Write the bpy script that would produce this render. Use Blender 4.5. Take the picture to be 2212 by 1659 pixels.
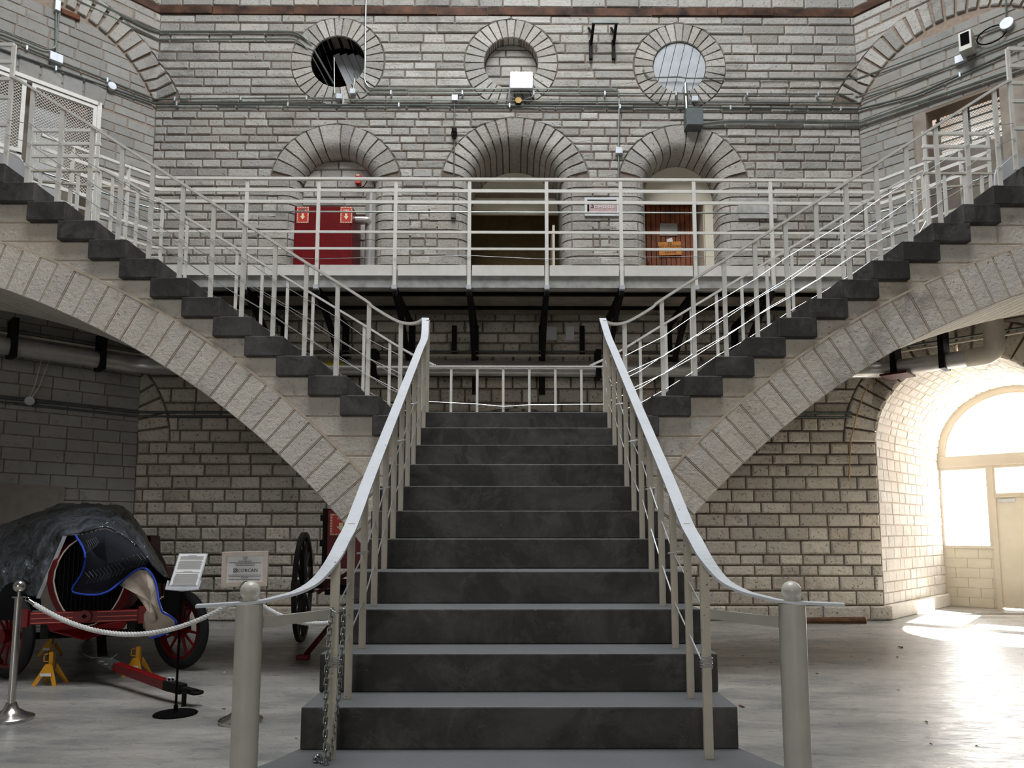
import bpy, bmesh, math, random
from mathutils import Vector as V, Matrix
random.seed(7)
C = bpy.context.scene.collection
for o in list(bpy.data.objects): bpy.data.objects.remove(o)
pi = math.pi; S = math.sqrt(.5)

# ------------------------------------------------------------------ camera
FPX, TH, CX, CY, HC, YAW = 1600., .106, 1117.8, 982.4, 1.4208, .0064
cam = bpy.data.cameras.new('camera'); co = bpy.data.objects.new('camera', cam); C.objects.link(co)
co.location = (0, 0, HC); co.rotation_euler = (pi/2+TH, 0, -YAW)
cam.sensor_width = 36; cam.lens = 36*FPX/2212; cam.clip_end = 200; cam.clip_start = .05
cam.shift_x = (1106-CX)/2212; cam.shift_y = (CY-829.5)/2212
bpy.context.scene.camera = co
# ------------------------------------------------------------------ world, sun, assumed skylight, added fill, exposure
W = bpy.data.worlds.new('world'); bpy.context.scene.world = W; W.use_nodes = True
bg = W.node_tree.nodes['Background']; bg.inputs[0].default_value = (1, .97, .93, 1); bg.inputs[1].default_value = 15.5
def lamp(name, kind, loc, rot, energy, col=(1, 1, 1), **k):
    l = bpy.data.lights.new(name, kind); l.energy = energy; l.color = col
    for a, b in k.items(): setattr(l, a, b)
    o = bpy.data.objects.new(name, l); o.location = loc; o.rotation_euler = rot; C.objects.link(o); return o
sd = V((-.52, -.62, -.59)).normalized()
sun = lamp('sun', 'SUN', (14, 20, 12), (0, 0, 0), 60, (1, .95, .87), angle=.01)
sun.rotation_euler = sd.to_track_quat('-Z', 'Y').to_euler()
lamp('assumed_skylight', 'AREA', (-.1, 4.6, 16.5), (0, 0, 0), 2400, (.94, .97, 1), shape='DISK', size=8.5)  # assumed, unseen skylight: an overhead area light below the closed ceiling
lamp('added_rear_fill', 'AREA', (-2.5, -15.5, 4.5), (pi/2-.05, 0, -.1), 500, (1, .97, .93), shape='RECTANGLE', size=6, size_y=5)  # added frontal fill behind the camera; the wall there has no window
vs = bpy.context.scene.view_settings
vs.view_transform = 'Standard'; vs.look = 'None'; vs.gamma = 1; vs.use_curve_mapping = False; vs.exposure = 0.0

# ------------------------------------------------------------------ materials
def lin(c): return tuple(((x/255)/12.92 if x/255 <= .04045 else ((x/255+.055)/1.055)**2.4) for x in c)
class NT:
    def __init__(s, name):
        s.m = bpy.data.materials.new(name); s.m.use_nodes = True; s.t = s.m.node_tree
        s.b = s.t.nodes['Principled BSDF']; s.pos = s.n('ShaderNodeNewGeometry')
    def n(s, t, **k):
        x = s.t.nodes.new(t)
        for a, b in k.items(): setattr(x, a, b)
        return x
    def l(s, a, b): s.t.links.new(a, b)
    def noise(s, scale, detail=3, rough=.55, vec=None, dist=0):
        x = s.n('ShaderNodeTexNoise'); x.inputs['Scale'].default_value = scale; x.inputs['Detail'].default_value = detail
        x.inputs['Roughness'].default_value = rough; x.inputs['Distortion'].default_value = dist
        s.l(vec if vec else s.pos.outputs['Position'], x.inputs['Vector']); return x.outputs[0]
    def ramp(s, fac, pts):
        x = s.n('ShaderNodeValToRGB'); e = x.color_ramp.elements
        while len(e) < len(pts): e.new(.5)
        for i, (p, c) in enumerate(pts):
            e[i].position = p; e[i].color = (*(c if hasattr(c, '__len__') else (c, c, c)), 1)
        s.l(fac, x.inputs[0]); return x.outputs[0]
    def mix(s, f, a, b, mode='MIX'):
        x = s.n('ShaderNodeMix'); x.data_type = 'RGBA'; x.blend_type = mode
        for i, v in ((0, f), (6, a), (7, b)):
            if hasattr(v, 'is_linked'): s.l(v, x.inputs[i])
            else: x.inputs[i].default_value = v if i == 0 else (*v, 1)
        return x.outputs[2]
    def bump(s, h, strength, dist=.01):
        x = s.n('ShaderNodeBump'); x.inputs['Strength'].default_value = strength; x.inputs['Distance'].default_value = dist
        s.l(h, x.inputs['Height']); s.l(x.outputs[0], s.b.inputs['Normal'])
MT = {}
def plain(name, c, rough=.5, metal=0, var=.12, scale=8, bump=0, chips=None, spec=None):
    t = NT(name); col = lin(c)
    a = tuple(x*(1-var) for x in col); b = tuple(min(1, x*(1+var)) for x in col)
    o = t.mix(t.ramp(t.noise(scale, 4), [(.3, 0.), (.7, 1.)]), a, b)
    if chips: o = t.mix(t.ramp(t.noise(38, 3), [(.70, 0.), (.74, 1.)]), o, lin(chips))
    t.l(o, t.b.inputs['Base Color']); t.b.inputs['Roughness'].default_value = rough; t.b.inputs['Metallic'].default_value = metal
    if spec is not None: t.b.inputs['Specular IOR Level'].default_value = spec
    if bump: t.bump(t.noise(60, 4), bump, .01)
    MT[name] = t.m; return t.m
def stone(name, c, dark, rough=.9, vr=.28, pit=.36, bump=.9, soot=.5, fine=30, bd=.02):
    t = NT(name); oi = t.n('ShaderNodeObjectInfo')
    r = t.n('ShaderNodeMath', operation='ADD'); t.l(oi.outputs['Random'], r.inputs[0]); t.l(t.pos.outputs['Random Per Island'], r.inputs[1])
    fr = t.n('ShaderNodeMath', operation='FRACT'); t.l(r.outputs[0], fr.inputs[0])
    col = lin(c)
    base = t.mix(fr.outputs[0], tuple(x*(1-vr) for x in col), tuple(min(1, x*(1+vr*.8)) for x in col))
    m = t.noise(4, 4, .6); base = t.mix(t.ramp(m, [(.3, .0), (.7, .35)]), base, tuple(x*.62 for x in col))
    warm = t.noise(1.3, 3); base = t.mix(t.ramp(warm, [(.45, 0.), (.75, .35)]), base, (col[0]*.95, col[1]*.82, col[2]*.66))
    p = t.noise(fine, 5, .68); base = t.mix(t.ramp(p, [(pit-.05, .85), (pit+.05, 0.)]), base, lin(dark))
    p2 = t.noise(fine*.33, 6, .75, dist=.4); base = t.mix(t.ramp(p2, [(.34, .45), (.44, 0.)]), base, tuple(x*.45 for x in col))
    so = t.noise(.9, 5, .7, dist=.6); base = t.mix(t.ramp(so, [(.55, 0.), (.78, soot)]), base, lin(dark))
    t.l(base, t.b.inputs['Base Color']); t.b.inputs['Roughness'].default_value = rough; t.b.inputs['Specular IOR Level'].default_value = .25
    t.bump(t.noise(fine*.8, 5, .65), bump, bd); MT[name] = t.m; return t.m
stone('stone_back', (181, 178, 172), (60, 55, 50), soot=.6)
stone('stone_rock', (212, 205, 192), (70, 58, 46), bump=1, bd=.035, pit=.38, fine=24)
stone('stone_infill', (158, 157, 153), (84, 80, 76), bump=.35, pit=.3, soot=.35, vr=.14)
stone('stone_block', (150, 150, 147), (70, 68, 66), bump=.2, pit=.28, vr=.12, soot=.5)
stone('stone_light', (226, 219, 208), (60, 56, 52), bump=.8, pit=.34, vr=.10, soot=.75, fine=34)
stone('stone_vault', (218, 214, 208), (120, 96, 72), bump=.6, pit=.33, vr=.10, soot=.35)
plain('mortar', (112, 100, 90), .95, var=.3, scale=14, bump=.6)
plain('mortar_warm', (128, 112, 94), .95, var=.3, scale=14, bump=.6)
plain('mortar_pale', (205, 190, 172), .95, var=.12, scale=20, bump=.3)
plain('mortar_grey', (148, 132, 118), .95, var=.2, scale=20, bump=.3)
plain('core', (70, 62, 56), .95)
plain('concrete_panel', (146, 136, 124), .85, var=.2, scale=5, bump=.3)
plain('soffit', (128, 112, 96), .9, var=.25, scale=3)
plain('slab_grey', (168, 167, 163), .8, var=.25, scale=7, bump=.3)
plain('white_metal', (224, 221, 214), .42, var=.05, chips=(120, 100, 84), spec=.4)
plain('cream_metal', (204, 196, 180), .42, var=.06, chips=(96, 74, 58), spec=.4)
plain('newel_paint', (192, 190, 178), .32, var=.07, spec=.5)
plain('rail_paint', (205, 209, 214), .3, var=.05, chips=(70, 60, 54), spec=.5)
plain('wire', (205, 207, 208), .3, .8)
plain('conduit', (150, 156, 150), .32, .85, var=.2, scale=3)
plain('conduit_dark', (92, 98, 94), .45, .5, var=.2)
plain('box_metal', (196, 201, 207), .5, .3)
plain('grey_box', (86, 94, 94), .5)
plain('black_steel', (18, 16, 16), .65, .1, spec=.2)
plain('rust_beam', (78, 52, 38), .85, var=.85, scale=3.5)
plain('rust', (108, 60, 34), .8, var=.5)
plain('silver', (196, 194, 190), .3, .6, var=.12, scale=5)
plain('steel', (196, 192, 188), .22, .95, var=.06)
plain('cream', (210, 203, 184), .6, var=.05, scale=3)
plain('cream_frame', (202, 193, 176), .5, var=.04, scale=3)
plain('brown_dark', (176, 156, 118), .8)
plain('red', (104, 8, 14), .4, var=.15, spec=.3)
plain('red_dark', (66, 6, 10), .5, var=.2, spec=.2)
plain('red_pinstripe', (216, 96, 76), .4)
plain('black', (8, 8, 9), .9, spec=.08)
plain('tyre', (22, 22, 24), .85, bump=.5)
plain('iron_wood', (22, 18, 16), .7)
plain('blue', (28, 66, 178), .8)
plain('quilt', (12, 14, 28), .9)
plain('quilt_liner', (186, 172, 158), .9, bump=.4)
plain('paper', (238, 238, 238), .6, var=.02)
plain('ink', (30, 30, 32), .7)
plain('ink_grey', (160, 158, 156), .7, var=.02)
plain('frame_pinkish', (222, 208, 196), .25, .2)
plain('holder_grey', (190, 194, 200), .4)
plain('sign_red', (196, 52, 40), .5, var=.05)
plain('sign_cream', (236, 226, 190), .5, var=.03)
plain('sign_mauve', (176, 150, 150), .6)
plain('sign_orange', (206, 132, 58), .6)
plain('label_yellow', (200, 178, 50), .6)
plain('yellow', (214, 150, 30), .4, var=.1)
plain('log_bark', (92, 62, 38), .9, var=.4, bump=.8)
plain('log_cut', (196, 158, 104), .8)
plain('leaf', (84, 44, 26), .9, var=.4)
plain('rope', (208, 208, 206), .9, bump=.3)
plain('brass', (110, 92, 54), .3, .9)
plain('beige_door', (128, 120, 114), .6)
plain('white_board', (206, 208, 210), .6, var=.08, scale=2)
plain('pebble', (200, 190, 176), .8)
plain('room_wall', (150, 148, 142), .9, var=.25, scale=1.5, bump=.4)
plain('ceiling_paint', (120, 118, 112), .9)
plain('ground_out', (200, 198, 194), .9)
plain('tree_bark', (190, 190, 186), .9)
plain('shutter', (176, 180, 184), .6, var=.1, scale=6)
# planks of the wooden door
plain('plank', (128, 70, 40), .55, var=.45, scale=5)
# painted dark grey concrete of the steps
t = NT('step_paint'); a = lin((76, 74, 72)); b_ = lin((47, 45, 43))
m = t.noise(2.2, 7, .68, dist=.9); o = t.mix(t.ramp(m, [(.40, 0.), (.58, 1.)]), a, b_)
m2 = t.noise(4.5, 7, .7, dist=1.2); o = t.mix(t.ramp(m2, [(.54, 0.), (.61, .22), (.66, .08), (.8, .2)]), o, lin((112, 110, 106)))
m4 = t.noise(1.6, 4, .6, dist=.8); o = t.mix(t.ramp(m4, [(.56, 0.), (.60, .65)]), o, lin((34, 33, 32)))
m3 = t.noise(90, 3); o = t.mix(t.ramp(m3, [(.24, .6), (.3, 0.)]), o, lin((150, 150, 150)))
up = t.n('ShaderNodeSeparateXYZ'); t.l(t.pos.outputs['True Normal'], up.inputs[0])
o = t.mix(t.ramp(up.outputs[2], [(.6, 0.), (.9, .8)]), o, lin((104, 106, 108)))   # upward faces painted paler: skylight on the treads put into the colour
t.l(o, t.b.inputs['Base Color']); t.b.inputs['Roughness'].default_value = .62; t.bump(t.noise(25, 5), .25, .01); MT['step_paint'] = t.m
# concrete floor
t = NT('floor'); st = t.n('ShaderNodeMapping'); st.inputs['Scale'].default_value = (.9, 2.4, 1); st.inputs['Rotation'].default_value = (0, 0, .35)
t.l(t.pos.outputs['Position'], st.inputs[0]); v = st.outputs[0]
n1 = t.noise(1.1, 6, .62, v, .5); n2 = t.noise(5, 6, .7, v, .8); n3 = t.noise(60, 3)
o = t.mix(t.ramp(n1, [(.35, 0.), (.65, 1.)]), lin((116, 116, 114)), lin((164, 160, 153)))
o = t.mix(t.ramp(n2, [(.52, 0.), (.75, .6)]), o, lin((70, 71, 72)))
o = t.mix(t.ramp(n3, [(.27, .8), (.33, 0.)]), o, lin((56, 50, 44)))
t.l(o, t.b.inputs['Base Color'])
t.l(t.ramp(n2, [(.3, .22), (.7, .48)]), t.b.inputs['Roughness']); t.b.inputs['Specular IOR Level'].default_value = .5
t.bump(t.noise(6, 6, .6, v), .22, .03); MT['floor'] = t.m
# block pattern of far walls nobody sees from the camera's side
t = NT('far_brick'); bt = t.n('ShaderNodeTexBrick'); bt.inputs['Scale'].default_value = 1; bt.inputs['Brick Width'].default_value = .5
bt.inputs['Row Height'].default_value = .17; bt.inputs['Mortar Size'].default_value = .012
bt.inputs['Color1'].default_value = (*lin((160, 156, 150)), 1); bt.inputs['Color2'].default_value = (*lin((140, 137, 131)), 1); bt.inputs['Mortar'].default_value = (*lin((90, 80, 72)), 1)
sp = t.n('ShaderNodeSeparateXYZ'); t.l(t.pos.outputs['Position'], sp.inputs[0]); ad = t.n('ShaderNodeMath', operation='ADD'); t.l(sp.outputs[0], ad.inputs[0]); t.l(sp.outputs[1], ad.inputs[1])
cb = t.n('ShaderNodeCombineXYZ'); t.l(ad.outputs[0], cb.inputs[0]); t.l(sp.outputs[2], cb.inputs[1]); t.l(cb.outputs[0], bt.inputs['Vector']); t.l(bt.outputs[0], t.b.inputs['Base Color'])
t.b.inputs['Roughness'].default_value = .9; MT['far_brick'] = t.m
# tarpaulin
t = NT('tarp'); n = t.noise(2.5, 5, .6, dist=1.2); o = t.mix(t.ramp(n, [(.4, 0.), (.6, 1.)]), lin((46, 50, 54)), lin((92, 98, 106)))
t.l(o, t.b.inputs['Base Color']); t.b.inputs['Roughness'].default_value = .24; t.b.inputs['Specular IOR Level'].default_value = .9
t.bump(t.noise(3.2, 3, .5, dist=2.5), .8, .09); MT['tarp'] = t.m
# glass
t = NT('glass'); tr = t.n('ShaderNodeBsdfTransparent'); gl = t.n('ShaderNodeBsdfGlossy'); gl.inputs['Roughness'].default_value = .05
mx = t.n('ShaderNodeMixShader'); mx.inputs[0].default_value = .06; t.l(tr.outputs[0], mx.inputs[1]); t.l(gl.outputs[0], mx.inputs[2])
t.l(mx.outputs[0], t.t.nodes['Material Output'].inputs[0]); MT['glass'] = t.m
# lit frosted pane of the upper window (daylight behind) and lamp lens
def emit(name, c, s):
    t = NT(name); t.b.inputs['Base Color'].default_value = (*c, 1); t.b.inputs['Emission Color'].default_value = (*c, 1); t.b.inputs['Emission Strength'].default_value = s; MT[name] = t.m
emit('lamp_lens', (1, 1, .93), 30)
t = NT('frosted'); t.b.inputs['Base Color'].default_value = (.9, .86, .8, 1); n = t.noise(2.2, 4); t.l(t.ramp(n, [(.3, lin((214, 188, 168))), (.7, lin((250, 244, 238)))]), t.b.inputs['Emission Color'])
t.b.inputs['Emission Strength'].default_value = .7; MT['frosted'] = t.m

# ------------------------------------------------------------------ mesh builder
class MB:
    def __init__(s): s.v = []; s.f = []
    def add(s, vs, fs):
        o = len(s.v); s.v += [tuple(x) for x in vs]; s.f += [tuple(i+o for i in f) for f in fs]; return s
    def box(s, a, b):
        x0, y0, z0 = a; x1, y1, z1 = b
        return s.add([(x0, y0, z0), (x1, y0, z0), (x1, y1, z0), (x0, y1, z0), (x0, y0, z1), (x1, y0, z1), (x1, y1, z1), (x0, y1, z1)],
                     [(0, 3, 2, 1), (4, 5, 6, 7), (0, 1, 5, 4), (1, 2, 6, 5), (2, 3, 7, 6), (3, 0, 4, 7)])
    def obox(s, c, X, Y, Z):
        c, X, Y, Z = V(c), V(X), V(Y), V(Z)
        return s.add([c-X-Y-Z, c+X-Y-Z, c+X+Y-Z, c-X+Y-Z, c-X-Y+Z, c+X-Y+Z, c+X+Y+Z, c-X+Y+Z],
                     [(0, 3, 2, 1), (4, 5, 6, 7), (0, 1, 5, 4), (1, 2, 6, 5), (2, 3, 7, 6), (3, 0, 4, 7)])
    def bar(s, p, q, w, h, up=(0, 0, 1)):
        p, q = V(p), V(q); d = (q-p); L = d.length
        if L < 1e-6: return s
        d.normalize(); u = V(up)
        if abs(d.dot(u)) > .98: u = V((0, 1, 0))
        r = d.cross(u).normalized(); u = r.cross(d).normalized()
        return s.obox((p+q)/2, r*w/2, d*L/2, u*h/2)
    def sweep(s, pts, prof, up=(0, 0, 1), closed=False, cap=True):
        pts = [V(p) for p in pts]; n = len(pts); k = len(prof); vs = []; last = None
        for i, p in enumerate(pts):
            a = pts[i-1] if (i or closed) else p; b = pts[(i+1) % n] if (i < n-1 or closed) else p
            d = (b-a).normalized(); u = V(up)
            if abs(d.dot(u)) > .97: u = last if last is not None else V((0, 1, 0))
            r = d.cross(u)
            if r.length < 1e-4: r = d.cross(V((1, 0, 0)))
            r.normalize(); u = r.cross(d).normalized(); last = u.copy()
            vs += [p+r*x+u*y for x, y in prof]
        fs = []
        for i in range(n if closed else n-1):
            for j in range(k):
                a = i*k+j; b = i*k+(j+1) % k; c = ((i+1) % n)*k
                fs.append((a, b, c+(j+1) % k, c+j))
        if cap and not closed: fs += [tuple(range(k))[::-1], tuple(range((n-1)*k, n*k))]
        return s.add(vs, fs)
    def tube(s, pts, r, n=8, closed=False): return s.sweep(pts, [(r*math.cos(2*pi*i/n), r*math.sin(2*pi*i/n)) for i in range(n)], closed=closed)
    def cyl(s, p, q, r, n=12, r2=None):
        p, q = V(p), V(q); d = (q-p).normalized(); u = V((0, 0, 1)) if abs(d.z) < .9 else V((1, 0, 0)); a = d.cross(u).normalized(); b = d.cross(a)
        r2 = r if r2 is None else r2; vs = []
        for c, rr in ((p, r), (q, r2)): vs += [c+(a*math.cos(2*pi*i/n)+b*math.sin(2*pi*i/n))*rr for i in range(n)]
        return s.add(vs, [(i, (i+1) % n, n+(i+1) % n, n+i) for i in range(n)]+[tuple(range(n))[::-1], tuple(range(n, 2*n))])
    def lathe(s, prof, c, n=20, axis=None):
        c = V(c); ax = V(axis).normalized() if axis else V((0, 0, 1)); u = V((0, 0, 1)) if abs(ax.z) < .9 else V((1, 0, 0)); a = ax.cross(u).normalized(); b = ax.cross(a)
        vs = []; fs = []; k = len(prof)
        for i in range(n):
            d = a*math.cos(2*pi*i/n)+b*math.sin(2*pi*i/n); vs += [c+d*r+ax*z for r, z in prof]
        for i in range(n):
            for j in range(k-1):
                q = ((i+1) % n)*k; fs.append((i*k+j, q+j, q+j+1, i*k+j+1))
        return s.add(vs, fs)
    def sphere(s, c, r, n=16): return s.lathe([(r*math.sin(pi*i/10)+1e-4, -r*math.cos(pi*i/10)) for i in range(11)], c, n)
    def torus(s, c, R, r, axis, n=24, m=8): return s.lathe([(R+r*math.cos(2*pi*i/m), r*math.sin(2*pi*i/m)) for i in range(m+1)], c, n, axis)
    def prism(s, poly, ext):
        e = V(ext); n = len(poly); vs = [V(p) for p in poly]+[V(p)+e for p in poly]
        return s.add(vs, [tuple(range(n)), tuple(range(n, 2*n))[::-1]]+[(i, n+i, n+(i+1) % n, (i+1) % n) for i in range(n)])
def wloc(o):
    l = V((0, 0, 0))
    while o: l = l+o.location; o = o.parent
    return l
def put(name, mb, mat, parent=None, smooth=False, bevel=0):
    base = wloc(parent) if parent else V((0, 0, 0))
    me = bpy.data.meshes.new(name); me.from_pydata([tuple(V(v)-base) for v in mb.v], [], mb.f); me.update()
    bm = bmesh.new(); bm.from_mesh(me); bmesh.ops.recalc_face_normals(bm, faces=bm.faces)
    if bevel: bmesh.ops.bevel(bm, geom=[e for e in bm.edges], offset=bevel, segments=2, affect='EDGES', profile=.5)
    bm.to_mesh(me); bm.free()
    if smooth:
        me.polygons.foreach_set('use_smooth', [True]*len(me.polygons))
        try: me.set_sharp_from_angle(angle=math.radians(40))
        except Exception: pass
    o = bpy.data.objects.new(name, me); me.materials.append(MT[mat]); C.objects.link(o)
    if parent: o.parent = parent
    return o
def thing(name, label, cat, loc=(0, 0, 0), group=None):
    o = bpy.data.objects.new(name, None); o.empty_display_size = .1; o.location = loc; C.objects.link(o)
    o['label'] = label; o['category'] = cat
    if group: o['group'] = group
    return o
def tag(o, label, cat, group=None):
    o['label'] = label; o['category'] = cat
    if group: o['group'] = group
    return o
def single(name, mb, mat, label, cat, group=None, **k):
    c = V((sum(v[0] for v in mb.v)/len(mb.v), sum(v[1] for v in mb.v)/len(mb.v), min(v[2] for v in mb.v)))
    o = put(name, MB().add([V(v)-c for v in mb.v], mb.f), mat, None, **k); o.location = c
    return tag(o, label, cat, group)
def struct(name, mb, mat, **k):
    o = put(name, mb, mat, None, **k); o['kind'] = 'structure'; return o
def text(name, s, size, mat, parent, M, ext=.001, align='CENTER', sx=1):
    cu = bpy.data.curves.new(name, 'FONT'); cu.body = s; cu.size = size; cu.align_x = align; cu.align_y = 'CENTER'; cu.extrude = ext; cu.resolution_u = 2; cu.space_character = sx
    t = bpy.data.objects.new(name, cu); C.objects.link(t); dg = bpy.context.evaluated_depsgraph_get(); dg.update()
    me = bpy.data.meshes.new_from_object(t.evaluated_get(dg)); bpy.data.objects.remove(t); bpy.data.curves.remove(cu)
    me.transform(M); me.transform(Matrix.Translation(-wloc(parent))); me.materials.clear(); me.materials.append(MT[mat])
    o = bpy.data.objects.new(name, me); C.objects.link(o); o.parent = parent; return o
def frameM(o, X, Y):
    X, Y = V(X).normalized(), V(Y).normalized(); Z = X.cross(Y)
    return Matrix(((X.x, Y.x, Z.x, o[0]), (X.y, Y.y, Z.y, o[1]), (X.z, Y.z, Z.z, o[2]), (0, 0, 0, 1)))
def arc(c, r, a0, a1, n): return [(c[0]+r*math.cos(a0+(a1-a0)*i/n), c[1]+r*math.sin(a0+(a1-a0)*i/n)) for i in range(n+1)]
def rounded(pts, rad, n=4):
    pts = [V(p) for p in pts]; out = [pts[0]]
    for i in range(1, len(pts)-1):
        a, b, c = pts[i-1], pts[i], pts[i+1]; u = (a-b); w = (c-b); r = min(rad, u.length*.45, w.length*.45)
        p, q = b+u.normalized()*r, b+w.normalized()*r
        for k in range(n+1):
            s_ = k/n; out.append(p*(1-s_)**2+b*2*s_*(1-s_)+q*s_*s_)
    return out+[pts[-1]]

def catm(p0, p1, p2, p3, t): return .5*((2*p1)+(p2-p0)*t+(2*p0-5*p1+4*p2-p3)*t*t+(3*p1-p0-3*p2+p3)*t**3)
def dens(row, k):
    row = [V(p) for p in row]; out = []
    for i in range(len(row)-1):
        a_, b2, c_, d_ = row[max(0, i-1)], row[i], row[i+1], row[min(len(row)-1, i+2)]
        for j in range(k): out.append(catm(a_, b2, c_, d_, j/k))
    return out+[row[-1]]

# ------------------------------------------------------------------ key dimensions
FZ = .04                                    # floor level
DW = 12.1; XL, XR = -6.155, 5.99            # back wall plane and its two corners
r_, g_, Y1, X0 = .198, .331, 3.663, .0345   # main flight
def hz(k): return (k+2)*r_
YF, YB = 7.18, 9.0                          # side flights: front and back face
PLZ = 26*r_                                 # upper platform / balcony level
def SW(s, z, k=0):                          # wall coordinate: back wall between the corners, 45 degree walls beyond
    if s < XL: u = XL-s; return V((XL-u*S+k*S, DW-u*S-k*S, z))
    if s > XR: u = s-XR; return V((XR+u*S-k*S, DW-u*S-k*S, z))
    return V((s, DW-k, z))
def pxy(p):                                 # picture position, only used to decide which stones show largest
    x, y, z = p[0], p[1], p[2]-HC; c, s = math.cos(YAW), math.sin(YAW); xr = x*c-y*s; yr = x*s+y*c
    d = yr*math.cos(TH)+z*math.sin(TH); v = -yr*math.sin(TH)+z*math.cos(TH)
    return (CX+FPX*xr/max(d, .1), CY-FPX*v/max(d, .1), d)

# ------------------------------------------------------------------ coursed masonry
def clip(poly, x, keep_less):
    out = []
    for i in range(len(poly)):
        a, b = poly[i], poly[(i+1) % len(poly)]; ia = (a[0] <= x) == keep_less; ib = (b[0] <= x) == keep_less
        if ia: out.append(a)
        if ia != ib:
            t = (x-a[0])/(b[0]-a[0]); out.append((x, a[1]+t*(b[1]-a[1])))
    return out
def area(p): return abs(sum(p[i][0]*p[(i+1) % len(p)][1]-p[(i+1) % len(p)][0]*p[i][1] for i in range(len(p))))/2
def block(poly, mapf, proud=.02, back=-.03, bev=.012, jit=.006):
    n = len(poly); cx = sum(p[0] for p in poly)/n; cz = sum(p[1] for p in poly)/n; m = MB(); pr = proud+random.uniform(-jit, jit); vs = []
    w = min(max(p[0] for p in poly)-min(p[0] for p in poly), max(p[1] for p in poly)-min(p[1] for p in poly)); bev = min(bev, w*.2)
    for lev, k in ((0, back), (0, pr-bev), (1, pr)):
        for x, z in poly:
            if lev:
                dx, dz = cx-x, cz-z
                x += max(-bev, min(bev, dx*.5)); z += max(-bev, min(bev, dz*.5))
            vs.append(mapf(x, z, k+(random.uniform(-jit, jit)*.5 if lev else 0)))
    fs = [(i+l*n, (i+1) % n+l*n, (i+1) % n+(l+1)*n, i+(l+1)*n) for l in (0, 1) for i in range(n)]+[tuple(range(2*n, 3*n))]
    return m.add(vs, fs)
def circ(cx, cz, R, z0=-99, z1=99):
    def f(z): return None if (abs(z-cz) >= R or z < z0 or z > z1) else (cx-math.sqrt(R*R-(z-cz)**2), cx+math.sqrt(R*R-(z-cz)**2))
    f.c = cx; return f
def rect(a, b, z0, z1):
    def f(z): return (a, b) if z0-1e-6 <= z <= z1+1e-6 else None
    f.c = (a+b)/2; f.hard = (z0, z1); return f
def archo(cx, cz, R, hw, z0, zj):
    def f(z):
        if z < z0-1e-6: return None
        if z < zj+1e-6: return (cx-hw(z), cx+hw(z))
        return None if z >= cz+R else (cx-math.sqrt(max(0, R*R-(z-cz)**2)), cx+math.sqrt(max(0, R*R-(z-cz)**2)))
    f.c = cx; return f
def rows(zs, lo, hi, obs, wmin, wmax, gap, lev=5, joints=True, seed=1):
    rnd = random.Random(seed); out = []
    for a, b in zip(zs[:-1], zs[1:]):
        z0, z1 = a+gap/2, b-gap/2; L = [z0+(z1-z0)*i/(lev-1) for i in range(lev)]
        eps = 1e-4; Lc = [min(max(z, a+eps), b-eps) for z in L]
        lo_ = [lo(z) if callable(lo) else lo for z in Lc]; hi_ = [hi(z) if callable(hi) else hi for z in Lc]
        if any(v is None for v in lo_+hi_): continue
        O = []
        for f in obs:
            iv = [f(z) for z in Lc]
            if hasattr(f, 'hard') and f((a+b)/2) is None: continue
            if all(v is None for v in iv): continue
            O.append((f.c, [v if v else (f.c, f.c) for v in iv]))
        O.sort(key=lambda t: t[0]); seg = []; left = lo_
        for c, iv in O: seg.append((left, [v[0] for v in iv])); left = [v[1] for v in iv]
        seg.append((left, hi_))
        for Lb, Rb in seg:
            Lb = [min(max(v, l), h) for v, l, h in zip(Lb, lo_, hi_)]; Rb = [min(max(v, l), h) for v, l, h in zip(Rb, lo_, hi_)]
            if max(r-l for l, r in zip(Lb, Rb)) < .05: continue
            Lb = [min(l, r-.02) if l > r-.02 else l for l, r in zip(Lb, Rb)]
            s0, s1 = max(Lb), min(Rb); cuts = []
            if joints:
                x = s0+rnd.uniform(wmin*.4, wmax*.8)
                while x < s1-wmin*.5: cuts.append(x); x += rnd.uniform(wmin, wmax)
            ed = [Lb]+[[c]*lev for c in cuts]+[Rb]
            for A, B in zip(ed[:-1], ed[1:]):
                if len(set(A+B)) <= 2 and A[0] == A[-1] and B[0] == B[-1]: li = [0, lev-1]
                else: li = range(lev)
                p = [(B[i]-gap/2, L[i]) for i in li]+[(A[i]+gap/2, L[i]) for i in reversed(li)]
                out.append([(x, z) for x, z in p])
    return out
def courses(z0, z1, h0, h1, marks=(), seed=3):
    rnd = random.Random(seed); m = sorted([z for z in marks if z0 < z < z1]+[z1]); zs = [z0]
    for t in m:
        L = t-zs[-1]; n = max(1, round(L/((h0+h1)/2))); hs = [rnd.uniform(h0, h1) for _ in range(n)]; k = L/sum(hs); z = zs[-1]
        for h in hs[:-1]: z += h*k; zs.append(z)
        zs.append(t)
    return zs
def split_corner(polys):
    out = []
    for p in polys:
        for x in (XL, XR):
            if min(q[0] for q in p) < x-.01 and max(q[0] for q in p) > x+.01:
                a, b = clip(p, x, True), clip(p, x, False)
                out += [q for q in (a, b) if len(q) > 2 and area(q) > 2e-4]; break
        else: out.append(p)
    return out
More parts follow.
